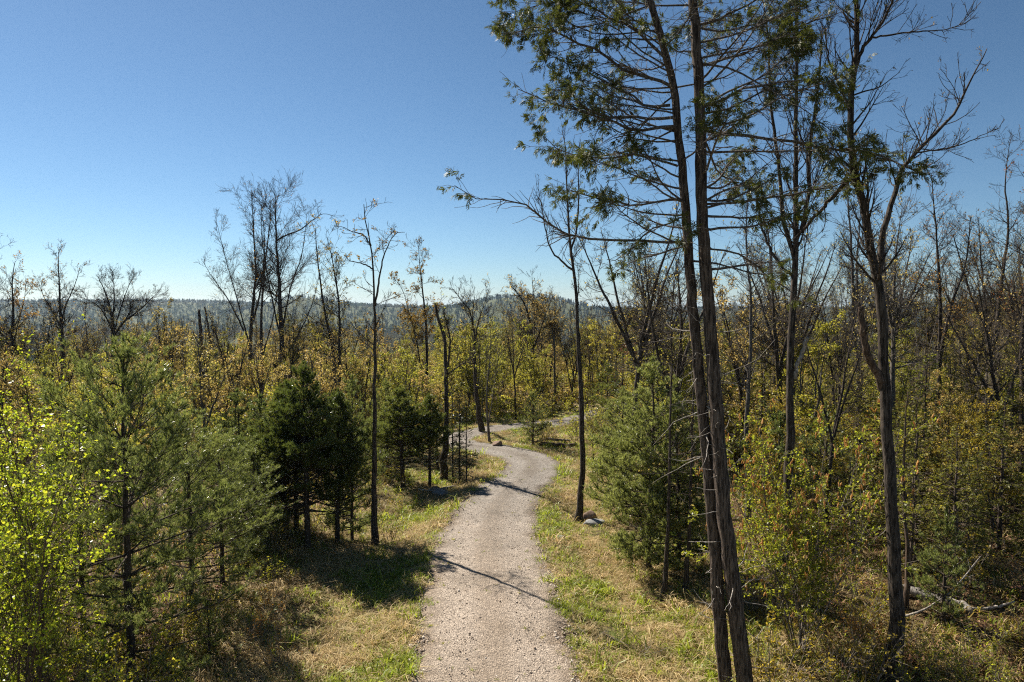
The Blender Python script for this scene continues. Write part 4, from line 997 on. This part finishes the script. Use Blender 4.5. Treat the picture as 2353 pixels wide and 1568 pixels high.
fill(64, 1050, 2600, 76, 150, [('leafing', 2, 7, 10, 'tan', T_), ('leafing', 1, 6, 9, 'olive', 'olive-leaved maple'), ('green', 1.5, 6, 8, None, G_), ('bare', 2.5, 9, 13, None, B_)], 217, 'far back on the right of the path', '', 1.8)
fill(46, -250, 1180, 34, 72, [('pole', 1, 6.0, 8.6, 'tan', 'slender dark pole-like maple')], 218, '', '', .9, 2.0)
fill(14, 1180, 1460, 47, 75, [('pole', 1, 6.0, 9.0, 'tan', 'slender dark pole-like maple')], 219, '', '', .9, 2.0)
fill(44, 1500, 2560, 20, 60, [('pole', 1.2, 7.0, 12.0, 'tan', 'slender dark pole-like maple'), ('grey', 2, 4.0, 8.0, 'olive', 'pale grey twiggy sapling')], 220, '', '', .8, 2.0)
fill(9, 1800, 2600, 34, 62, [('bare', 1, 10.5, 14.5, None, B_)], 221, '', '', 1.0, 2.0)
S1, S2, S3 = 'low olive-leaved shrub', 'low shrub with rusty leaves', 'low yellow-green shrub'
fill(34, 1720, 2560, 12.5, 19, [('bush', 3, .7, 1.7, 'olive', S1), ('bush', 1.6, .6, 1.3, 'orange', S2), ('bush', 1, .6, 1.4, 'hazel', S3)], 208, 'on the bank around the forked maple', '', .5)
fill(34, -150, 640, 12.5, 22, [('bush', 2, .6, 1.6, 'hazel', S3), ('bush', 1.5, .6, 1.3, 'orange', S2), ('bush', 1, .6, 1.4, 'olive', S1)], 209, 'under the left pines', '', .5, 2.2)
fill(24, -120, 340, 11.6, 15, [('bush', 1, .8, 1.9, 'hazel', S3)], 222, '', '', .45, 2.2)
fill(26, 1720, 2420, 11.8, 14.8, [('bush', 2, .4, 1.0, 'hazel', S3), ('bush', 1, .4, .9, 'tan', 'low tan-leaved shrub')], 223, '', '', .4, 2.2)
fill(30, 560, 1000, 20, 34, [('bush', 2, .5, 1.3, 'olive', S1), ('bush', 1, .5, 1.1, 'orange', S2)], 210, 'under the shaded pine clump', '', .5, 1.6)
fill(36, 1180, 1560, 37.5, 50, [('bush', 2, 1.2, 2.6, 'yellowgreen', S3), ('bush', 1, .8, 2, 'olive', S1)], 211, 'at the outer bend of the path', '', .6, 1.5)
for k in KIND.values():            # the originals only served for copying
    for e in k:
        for c in list(e.children): bpy.data.objects.remove(c)
        bpy.data.objects.remove(e)

# ------------------------------------------------------------------ rocks, logs, fallen branches
def rock_mat(name, a, b_, c):
    r = NT(name); v = r.stretched((1, 1, 1)); n1 = r.noise(v, 6, 6, .7); n2 = r.noise(v, 26, 4, .7)
    col = r.mix(r.ramp(n2, [(.45, (0, 0, 0)), (.7, (1, 1, 1))]), r.ramp(n1, [(.3, a), (.7, b_)]), c); r.principled(col, .9, .2, r.bump(n1, .6, .04)); return r.m
ROCK_G = rock_mat('grey_rock', (.12, .12, .12), (.33, .33, .33), (.22, .22, .2)); ROCK_R = rock_mat('rusty_rock', (.13, .08, .055), (.32, .21, .15), (.2, .17, .14))
def rock(x, Y, size, seed, mat, label, sink=.25):
    import bmesh
    rng = np.random.default_rng(seed); bm = bmesh.new(); bmesh.ops.create_icosphere(bm, subdivisions=3, radius=1.0)
    nn = nrm(rng.normal(size=(9, 3)))
    for v in bm.verts:
        c = np.array(v.co); 
        for k, n_ in enumerate(nn):
            dd = float(c @ n_); lim = .62 + .04 * k % .25
            if dd > lim: c = c - n_ * (dd - lim) * .9
        c *= 1 + .02 * rng.normal()
        v.co = Vector(c * np.array(size))
    me = bpy.data.meshes.new('rock'); bm.to_mesh(me); bm.free(); me.materials.append(mat)
    me.polygons.foreach_set('use_smooth', np.ones(len(me.polygons), bool))
    p = at_ground(x, Y); o = link('rock', me, None, (p[0], p[1], p[2] + size[2] * (1 - sink) - .1)); o.rotation_euler = (rng.normal() * .1, rng.normal() * .1, rng.random() * .6)
    return tag(o, label, 'rock')
rock(1364, 24.2, (.48, .34, .2), 1, ROCK_G, 'flat pale grey rock at the foot of the slim tree')
rock(1353, 24.9, (.32, .26, .26), 2, ROCK_R, 'rusty brown rock behind the flat grey rock')
rock(1287, 22.6, (.22, .2, .14), 3, ROCK_G, 'small half-buried stone beside the path near the slim tree', .5)
rock(1142, 37.3, (.34, .26, .26), 4, ROCK_R, 'dark boulder by the thin sapling at the bend')
rock(1012, 29.0, (.4, .3, .2), 5, ROCK_G, 'pale stone by the firs at the left path edge')
rock(996, 29.5, (.3, .24, .2), 6, ROCK_R, 'brown stone next to the pale stone by the firs')

def fallen(name, pts, r0, r1, mat, label, cat, nb=0, L=.5, seed=0, lift=.0, sides=8):
    """a log or branch lying along ground points given as (picture x, Y, height above ground)"""
    rng = np.random.default_rng(seed)
    W = []
    for x, Y, dz in pts:
        p = at_ground(x, Y); W.append((p[0], p[1], p[2] + dz + r0 * .6))
    W = np.array(W); o = W[0].copy(); q, r = resample(W - o, np.linspace(r0, r1, len(W)), 16); q[1:-1] += rng.normal(size=(14, 3)) * r[1:-1, None] * .25
    if not nb:
        s = Soup(); tubes(s, q[None], r[None], sides, .07, rng, True); ob = link(name, s.mesh(name, mat, True), None, o)
    else:
        ob = link(name, None, None, o); s = Soup(); tubes(s, q[None], r[None], sides, .07, rng, True); put(ob, 'stem', s, mat, True)
        t = Soup(); P1, R1, _ = branch(rng, q[None], r[None], nb, .2, 1, (45, 15), L, 6, .02, .12, .5, .004, shorten=.3); tubes(t, P1, R1, 4)
        P2, R2, _ = branch(rng, P1, R1, 2.2, .2, 1, (45, 12), L * .5, 4, .02, .14, .6, .003); tubes(t, P2, R2, 3); put(ob, 'twigs', t, mat, True)
    return tag(ob, label, cat)
def gY(y): return ground_Y(y, 0)
fallen('fallen_log', [(2085, 17.2, .1), (2160, 16.8, .06), (2245, 16.2, .02)], .15, .11, BARK['dead'], 'thick grey weathered log lying on the bank right of the forked maple', 'log', seed=1)
fallen('fallen_branch', [(2235, 16.3, .05), (2290, 16.2, .12), (2345, 16.0, .35)], .05, .02, BARK['dead'], 'pale bent branch at the thin end of the weathered log', 'branch', seed=2)
fallen('fallen_branch', [(2070, 15.8, .2), (2130, 15.7, .35), (2200, 15.8, .75), (2262, 16.0, 1.5)], .032, .008, BARK['dead'], 'arched pale dead branch above the weathered log', 'branch', 5, .6, 3)
fallen('fallen_branch', [(1388, 15.9, .02), (1440, 15.5, .05), (1475, 15.1, .03), (1500, 14.7, .02)], .022, .008, BARK['dead'], 'bleached forked branch on the grass near the front right path edge', 'branch', 6, .7, 4)
fallen('fallen_branch', [(1378, 14.6, .02), (1440, 14.3, .04), (1540, 13.9, .02)], .022, .008, BARK['dead'], 'long bleached branch lying across the bottom right grass', 'branch', 7, .8, 5)
fallen('fallen_branch', [(1300, 16.4, .02), (1345, 15.6, .04), (1385, 15.0, .05), (1420, 14.4, .03)], .016, .006, BARK['stick'], 'thin brown branch trailing from the path onto the verge', 'branch', 9, .5, 6)
fallen('fallen_branch', [(1440, 27.5, .02), (1415, 27, .5), (1380, 26.6, .75), (1345, 26.4, .8)], .02, .006, BARK['stick'], 'springy leafless brush reaching over the grass right of the slim tree', 'branch', 12, .8, 7)
fallen('fallen_branch', [(1450, 25.6, .02), (1425, 25.2, .35), (1390, 25.0, .5)], .018, .006, BARK['stick'], 'low leafless brush in the grass beside the pine', 'branch', 11, .7, 8)
fallen('fallen_log', [(1240, 37.9, .12), (1280, 37.6, .1), (1325, 37.8, .05)], .13, .1, BARK['snag'], 'dark log in the brush pile at the outer path bend', 'log', seed=9)
fallen('fallen_log', [(1255, 38.5, .35), (1290, 38.4, .25), (1310, 38.8, .1)], .08, .05, BARK['dead'], 'pale broken log on top of the brush pile', 'log', seed=10)
fallen('fallen_log', [(985, 29.2, .05), (1010, 29.4, .08), (1045, 30.0, .06)], .07, .05, BARK['dead'], 'pale log lying under the dark pine near the firs', 'log', seed=11)
fallen('fallen_branch', [(960, 29.0, .2), (1000, 29.0, .15), (1030, 29.3, .05)], .03, .012, BARK['dead'], 'grey dead branch leaning on the pale log by the firs', 'branch', 5, .5, 12)
fallen('fallen_branch', [(1230, 38.6, .1), (1265, 38.2, .4), (1300, 38.0, .3)], .04, .015, BARK['snag'], 'dark tangled branches of the brush pile at the bend', 'branch', 14, .8, 13)
fallen('fallen_branch', [(1160, 14.35, .03), (1180, 14.5, .03), (1190, 14.6, .03)], .008, .004, BARK['stick'], 'single small stick lying on the gravel at the bottom', 'branch', seed=14, sides=5)

# ------------------------------------------------------------------ grass, gravel, litter, far woods (uncountable)
def scatter(name, pts, rots, scs, idx, protos, label, cat):
    """one object whose points carry instances of the prototype meshes"""
    me = bpy.data.meshes.new(name); me.vertices.add(len(pts)); me.vertices.foreach_set('co', np.asarray(pts, np.float32).ravel())
    a = me.attributes.new('rot', 'FLOAT_VECTOR', 'POINT'); a.data.foreach_set('vector', np.asarray(rots, np.float32).ravel())
    a = me.attributes.new('sc', 'FLOAT_VECTOR', 'POINT'); a.data.foreach_set('vector', np.asarray(scs, np.float32).ravel())
    a = me.attributes.new('pick', 'INT', 'POINT'); a.data.foreach_set('value', np.asarray(idx, np.int32))
    c = bpy.data.collections.new(name + '_kinds')
    for i, m in enumerate(protos):
        o = bpy.data.objects.new(f'{name}_kind_{i:02d}', m); c.objects.link(o)
    ng = bpy.data.node_groups.new(name, 'GeometryNodeTree')
    ng.interface.new_socket('Geometry', in_out='INPUT', socket_type='NodeSocketGeometry'); ng.interface.new_socket('Geometry', in_out='OUTPUT', socket_type='NodeSocketGeometry')
    N = ng.nodes; gi, go = N.new('NodeGroupInput'), N.new('NodeGroupOutput')
    ci = N.new('GeometryNodeCollectionInfo'); ci.inputs['Collection'].default_value = c; ci.inputs['Separate Children'].default_value = True; ci.inputs['Reset Children'].default_value = True
    ip = N.new('GeometryNodeInstanceOnPoints'); ip.inputs['Pick Instance'].default_value = True
    def attr(nm, t):
        n_ = N.new('GeometryNodeInputNamedAttribute'); n_.data_type = t; n_.inputs['Name'].default_value = nm
        return n_.outputs['Attribute']
    L_ = ng.links.new
    er = N.new('FunctionNodeEulerToRotation'); L_(attr('rot', 'FLOAT_VECTOR'), er.inputs[0])
    L_(gi.outputs[0], ip.inputs['Points']); L_(ci.outputs[0], ip.inputs['Instance']); L_(attr('pick', 'INT'), ip.inputs['Instance Index'])
    L_(er.outputs[0], ip.inputs['Rotation']); L_(attr('sc', 'FLOAT_VECTOR'), ip.inputs['Scale']); L_(ip.outputs[0], go.inputs[0])
    ob = link(name, me); md = ob.modifiers.new('scatter', 'NODES'); md.node_group = ng
    return tag(ob, label, cat, kind='stuff')
def tuft(seed, n, H, lean, w_, mat, spread=.06):
    rng = np.random.default_rng(seed); az = rng.random(n) * 6.28; h_ = H * rng.uniform(.5, 1.2, n); ln = lean * rng.uniform(.3, 1.3, n)
    b = np.stack([rng.normal(size=n) * spread, rng.normal(size=n) * spread, np.full(n, -.01)], -1)
    dx = np.stack([np.cos(az), np.sin(az), np.zeros(n)], -1); s = np.stack([-np.sin(az), np.cos(az), np.zeros(n)], -1) * w_
    m = b + dx * (ln * h_ * .4)[:, None] + np.array([0, 0, 1.]) * (h_ * .6)[:, None]
    t = m + dx * (ln * h_ * .8)[:, None] + np.array([0, 0, 1.]) * (h_ * np.clip(.45 - ln * .45, -.45, .4))[:, None]
    V = np.stack([b - s, b + s, m + s * .8, m - s * .8, t], 1).reshape(-1, 3); i = np.arange(n)[:, None] * 5
    return mesh('tuft', V, [i + np.array([[0, 1, 2, 3]]), i + np.array([[3, 2, 4]])], [mat])
def verge_points(n, seed, dmin, dmax, xr, yr, bias=None):
    rng = np.random.default_rng(seed); X = rng.uniform(*xr, n); Y = yr[0] + (yr[1] - yr[0]) * rng.random(n) ** 1.35
    d, s = path_dist(X, Y); k = (d > dmin) & (d < dmax + 1.5 * wave(X, Y, .8, 77))
    X, Y, d = X[k], Y[k], d[k]
    return rng, X, Y, d, hz(X, Y)
def greenness(X, Y): return wave(X, Y, .9, 61) + .5 * wave(X, Y, 2.6, 62)
# dry matted grass
rng, X, Y, d, Z = verge_points(60000, 301, .05, 5.2, (-9, 9), (11.5, 47)); gk = greenness(X, Y)
den = wave(X, Y, 1.4, 63) + .4 * wave(X, Y, 4.0, 64)
k = ((gk < .3) | (rng.random(len(X)) < .35)) & (rng.random(len(X)) < .25 + .75 * sstep(-.5, .2, den)); X, Y, Z = X[k], Y[k], Z[k]; n = len(X)
scatter('dry_grass', np.c_[X, Y, Z], np.c_[rng.normal(size=n) * .25, rng.normal(size=n) * .25, rng.random(n) * 6.28], np.repeat(np.exp(rng.normal(size=(n, 1)) * .35) * .85, 3, 1), rng.integers(0, 4, n),
        [tuft(1, 16, .13, 1.9, .005, LEAF['dry']), tuft(2, 18, .11, 2.4, .005, LEAF['dry'], .1), tuft(3, 14, .17, 1.5, .0045, LEAF['dry']), tuft(4, 16, .08, 2.6, .006, LEAF['dry'], .12)], 'straw-coloured matted dry grass on both verges of the path', 'grass')
# green grass
rng, X, Y, d, Z = verge_points(80000, 302, -.28, 5.5, (-10, 10), (11.5, 50)); gk = greenness(X, Y)
pr = np.clip(.16 + .6 * sstep(-.15, .55, gk) + .25 * sstep(.5, 0, d), 0, 1) * np.where(d < .02, .35 * sstep(-.3, .3, wave(X, Y, 3.0, 67) + d), 1); k = rng.random(len(X)) < pr; X, Y, Z = X[k], Y[k], Z[k]; n = len(X)
scatter('green_grass', np.c_[X, Y, Z], np.c_[rng.normal(size=n) * .12, rng.normal(size=n) * .12, rng.random(n) * 6.28], np.repeat(np.exp(rng.normal(size=(n, 1)) * .5) * .8, 3, 1), rng.integers(0, 3, n),
        [tuft(5, 14, .12, .8, .006, LEAF['grass']), tuft(6, 16, .17, 1.0, .006, LEAF['grass'], .05), tuft(7, 12, .08, .9, .007, LEAF['grass'], .08)], 'fresh green grass sprouting along the path edges', 'grass')
# grass over the wider forest floor, thin
rng = np.random.default_rng(303); n = 26000; Y = 11.5 + 34 * rng.random(n) ** 1.3; X = (rng.uniform(-150, 2500, n) - CX) / F * Y; d, _ = path_dist(X, Y)
k = (d > 4) & (greenness(X, Y) + .6 * rng.normal(size=n) > .0); X, Y = X[k], Y[k]; n = len(X)
scatter('undergrowth', np.c_[X, Y, hz(X, Y)], np.c_[rng.normal(size=n) * .2, rng.normal(size=n) * .2, rng.random(n) * 6.28], np.repeat(rng.uniform(.6, 1.6, (n, 1)), 3, 1), rng.integers(0, 4, n),
        [tuft(8, 10, .18, .9, .009, LEAF['grass'], .09), tuft(9, 10, .2, 1.8, .007, LEAF['dry'], .1), tuft(10, 8, .22, 1.0, .012, LEAF['olive'], .1), tuft(11, 8, .15, 1.5, .016, LEAF['litter'], .12)], 'thin undergrowth of grass and weeds on the forest floor', 'undergrowth')
# low leafy brush over the floor of the wood
rng = np.random.default_rng(307); n = 9000; Y = 32 + 100 * rng.random(n) ** 1.15; X = (rng.uniform(-300, 2650, n) - CX) / F * Y; d, sd_ = path_dist(X, Y)
k = (d > 2.2) & ~((Y < 46) & (X > -4) & (X < 9)) & ~((Y < 38) & (X < 0) & (X > -9)) ; X, Y = X[k], Y[k]; n = len(X)
def brushlet(seed, mat):
    rng = np.random.default_rng(seed); st, lf, _, _ = bush(rng, 1.5, 6, .7, 3.5, .11, .05, 3, .008)
    s = Soup(); nv = sum(len(v) for v in st.v); s.add(np.concatenate(st.v), *[np.concatenate(x) for x in st.f.values()]); s.add(np.concatenate(lf.v), *[np.concatenate(x) for x in lf.f.values()])
    order = [np.concatenate(x) for x in s.f.values()]; me = mesh('brush', np.concatenate(s.v), order, [BARK['stick'], mat])
    me.polygons.foreach_set('material_index', (np.concatenate([o_[:, 0] for o_ in order]) >= nv).astype(np.int32)); return me
pw = wave(X, Y, .3, 75) + .35 * rng.normal(size=n)
pk = np.where(pw > .35, 0, np.where(pw < -.5, 1, np.where(rng.random(n) < sstep(-5, 12, X) * .75, rng.choice([2, 2, 2, 0, 1, 3], n), rng.choice([0, 0, 1, 2, 1], n))))
scatter('brush', np.c_[X, Y, hz(X, Y) - .05], np.c_[np.zeros((n, 2)), rng.random(n) * 6.28], np.repeat(rng.uniform(.5, 1.5, (n, 1)), 3, 1), pk, [brushlet(1, LEAF['yellowgreen']), brushlet(2, LEAF['tan']), brushlet(3, LEAF['olive']), brushlet(4, LEAF['orange'])], 'knee-high leafy brush covering the floor of the wood', 'brush')
# fallen leaves
rng = np.random.default_rng(304); n = 90000; Y = 11.5 + 34 * rng.random(n) ** 1.4; X = (rng.uniform(-150, 2500, n) - CX) / F * Y; d, _ = path_dist(X, Y)
k = (d > .4) & (rng.random(n) < .12 + .75 * sstep(.0, .5, wave(X, Y, 1.1, 65)) + .88 * sstep(2.5, 6, d)); X, Y = X[k], Y[k]; lit = Soup()
leaf_quads(lit, rng, np.c_[X, Y, hz(X, Y) + .02 + .03 * rng.random(len(X))], np.c_[rng.normal(size=(len(X), 2)), rng.normal(size=len(X)) * .3], .07, .7, 0, .3)
tag(link('fallen_leaves', lit.mesh('fallen_leaves', LEAF['litter'])), 'brown fallen leaves strewn over the forest floor', 'leaves', kind='stuff')
# loose stones on and along the path
def pebble(seed, mat):
    rng = np.random.default_rng(seed)
    V = np.array([(1, 0, 0), (-1, 0, 0), (0, 1, 0), (0, -1, 0), (0, 0, .7), (0, 0, -.6), (.6, .6, .35), (-.6, -.5, .4)], float) * rng.uniform(.7, 1.2, (8, 3))
    Fc = [(0, 6, 4), (6, 2, 4), (2, 1, 4), (1, 7, 4), (7, 3, 4), (3, 0, 4), (0, 2, 6), (2, 0, 5), (1, 2, 5), (3, 1, 5), (0, 3, 5), (1, 3, 7)]
    return mesh('pebble', V, [np.array(Fc)], [mat])
st = NT('loose_stone'); oi = st.n('ShaderNodeObjectInfo')
st.principled(st.ramp(oi.outputs['Random'], [(0, (.16, .125, .10)), (.4, (.33, .26, .20)), (.75, (.48, .40, .32)), (1, (.58, .53, .47))]), .9, .2)
rng = np.random.default_rng(305); n = 80000; Y = 11.5 + 34 * rng.random(n) ** 1.8; X = rng.uniform(-5, 4, n); d, _ = path_dist(X, Y)
edge = np.exp(-((d + .05) / .28) ** 2); k = (d < .9) & (rng.random(n) < (.4 + .6 * edge) * (1 - .85 * sstep(.15, .8, d + .25 * wave(X, Y, 2.5, 66)))) ; X, Y, d = X[k], Y[k], d[k]; n = len(X)
s_ = .0115 * np.exp(rng.normal(size=n) * .4) * (1 + .7 * np.exp(-((d + .05) / .3) ** 2))
scatter('loose_gravel', np.c_[X, Y, hz(X, Y) + .045 * sstep(0, -1.2, d) + .02], rng.random((n, 3)) * 6.28, np.repeat(s_[:, None], 3, 1), rng.integers(0, 3, n), [pebble(i, st.m) for i in range(3)], 'loose gravel stones scattered over the path and its edges', 'gravel')
# weeds on the gravel
rng = np.random.default_rng(306); n = 420; Y = 12 + 26 * rng.random(n) ** 1.6; X = rng.uniform(-3.5, 3, n); d, _ = path_dist(X, Y); k = (d < -.1) & (rng.random(n) < .35 + .6 * sstep(-.9, -.1, d)); X, Y = X[k], Y[k]; n = len(X)
scatter('path_weeds', np.c_[X, Y, hz(X, Y) + .04], np.c_[np.zeros((n, 2)), rng.random(n) * 6.28], np.repeat(rng.uniform(.25, .75, (n, 1)), 3, 1), rng.integers(0, 2, n), [tuft(12, 12, .13, 1.0, .009, LEAF['grass'], .05), tuft(13, 8, .09, 1.5, .011, LEAF['hazel'], .05)], 'tiny green weeds sprouting through the gravel', 'weeds')

# far woods
def far_crown(seed, n, H, W, mat, cone=False, size=1.0):
    rng = np.random.default_rng(seed); s = Soup(); f = rng.random(n)
    if cone: z = H * (.08 + .92 * f); r = W * (1.02 - f) * rng.uniform(.5, 1, n)
    else: z = H * (.3 + .7 * f); r = W * np.sqrt(np.clip(1 - (2 * f - .8) ** 2 / 1.5, .05, 1)) * rng.random(n) ** .4
    a = rng.random(n) * 6.28; p = np.stack([np.cos(a) * r, np.sin(a) * r, z], -1)
    leaf_quads(s, rng, p, nrm(rng.normal(size=(n, 3)) + np.array([0, 0, -.2 if cone else .3])), size, .8)
    P_ = np.array([[[0, 0, -1], [0, 0, H * .5], [0, 0, H * .95]]], float); tubes(s, P_, np.array([[.22, .14, .03]]), 4)
    return s.mesh('far_tree', mat)
FAR = [leaf_mat('far_conifer_green', [(.009, .021, .014), (.016, .032, .019)], .1, .9, .03, 1.1, .25), leaf_mat('far_new_green', [(.04, .06, .022), (.07, .088, .03)], .25, .9, .03, 1.2, .3),
       leaf_mat('far_twig_brown', [(.05, .042, .036), (.085, .066, .054)], .2, .9, .03, 1.0, .25), leaf_mat('far_tan', [(.085, .072, .034), (.13, .10, .045)], .3, .9, .03, 1.1, .3)]
protos = [far_crown(1, 110, 13, 2.6, FAR[0], True, 1.5), far_crown(2, 120, 11, 4.2, FAR[1], False, 1.5), far_crown(3, 150, 12, 4.0, FAR[2], False, 1.0), far_crown(4, 120, 11, 4.0, FAR[3], False, 1.4)]
rng = np.random.default_rng(401); n = 26000; Y = 420 + 2350 * rng.random(n) ** .9; X = rng.uniform(-1.05, 1.05, n) * Y * .84
pat = 1.2 * wave(X, Y, .0045, 71) + .7 * wave(X, Y, .013, 74) + .22 * rng.normal(size=n); fld = wave(X, Y, .011, 72)
k = ~((fld > .62) & (Y < 1300)); X, Y, pat = X[k], Y[k], pat[k]; n = len(X); hill = sstep(1250, 1600, Y)
pk = np.where(pat > .35, 0, np.where(pat > -.15, 1, np.where(pat > -.5, 2, 3))); top = rng.random(n) < .3 * hill; pk = np.where(top, 0, np.where((hill > .5) & (pk == 2), 1, pk))
sc_ = rng.uniform(.5, 1.1, n)
scatter('far_forest', np.c_[X, Y, hz(X, Y) - .5], np.c_[np.zeros((n, 2)), rng.random(n) * 6.28], np.repeat(sc_[:, None], 3, 1), pk, protos, 'hazy mixed forest covering the valley and the low hills', 'forest')
near_p = []
for m_, kw in ((LEAF['orange'], dict(leaves=.6)), (LEAF['tan'], dict(leaves=2.4)), (LEAF['yellowgreen'], dict(leaves=3.0))):
    rng = np.random.default_rng(500 + len(near_p)); tr, br, lf = deciduous(rng, free_stems(rng, H=11, r=.13, fork=.35, n_fork=2, nb=18, t0=.3, L1=2.8), dict(FB, n2=2.2, n3=3, rt=.012, lsize=.22, **kw))
    s = Soup()
    for t in tr + [br]: s.add(np.concatenate(t.v), *[np.concatenate(x) for x in t.f.values()])
    nt = sum(len(x) for f in s.f.values() for x in f); s.add(np.concatenate(lf.v), *[np.concatenate(x) for x in lf.f.values()])
    order = [np.concatenate(x) for x in s.f.values()]
    me = mesh('valley_tree', np.concatenate(s.v), order, [BARK['maple'], m_])
    nv = sum(len(np.concatenate(t.v)) for t in tr + [br]); vi = np.concatenate([o_[:, 0] for o_ in order]); me.polygons.foreach_set('material_index', (vi >= nv).astype(np.int32))
    near_p.append(me)
near_p += protos[:1]
rng = np.random.default_rng(402); n = 900; Y = 150 + 300 * rng.random(n) ** .8; X = rng.uniform(-1.05, 1.05, n) * Y * .84
k = wave(X, Y, .02, 73) < .75; X, Y = X[k], Y[k]; n = len(X)
scatter('valley_forest', np.c_[X, Y, hz(X, Y) - .3], np.c_[np.zeros((n, 2)), rng.random(n) * 6.28], np.repeat(rng.uniform(.7, 1.15, (n, 1)), 3, 1), rng.choice(4, n, p=[.5, .27, .18, .05]), near_p, 'bare and budding woods on the slope down to the valley', 'forest')

# ------------------------------------------------------------------ haze over the valley
hm = NT('haze_air'); pv = hm.n('ShaderNodeVolumePrincipled'); pv.inputs['Color'].default_value = (.58, .78, 1.0, 1); pv.inputs['Density'].default_value = .00007; pv.inputs['Anisotropy'].default_value = 0.25
hm.l(pv.outputs[0], hm.out.inputs['Volume'])
bx = np.array([(x, y, z) for z in (-75, 90) for y in (-720, 9050) for x in (-6550, 6550)], float)
hb = mesh('haze', bx, [np.array([(0, 1, 3, 2), (4, 6, 7, 5), (0, 4, 5, 1), (2, 3, 7, 6), (0, 2, 6, 4), (1, 5, 7, 3)])[:, ::-1]], [hm.m])
HZ = tag(link('haze', hb), 'thin blue haze over the valley and hills', 'haze', kind='stuff')
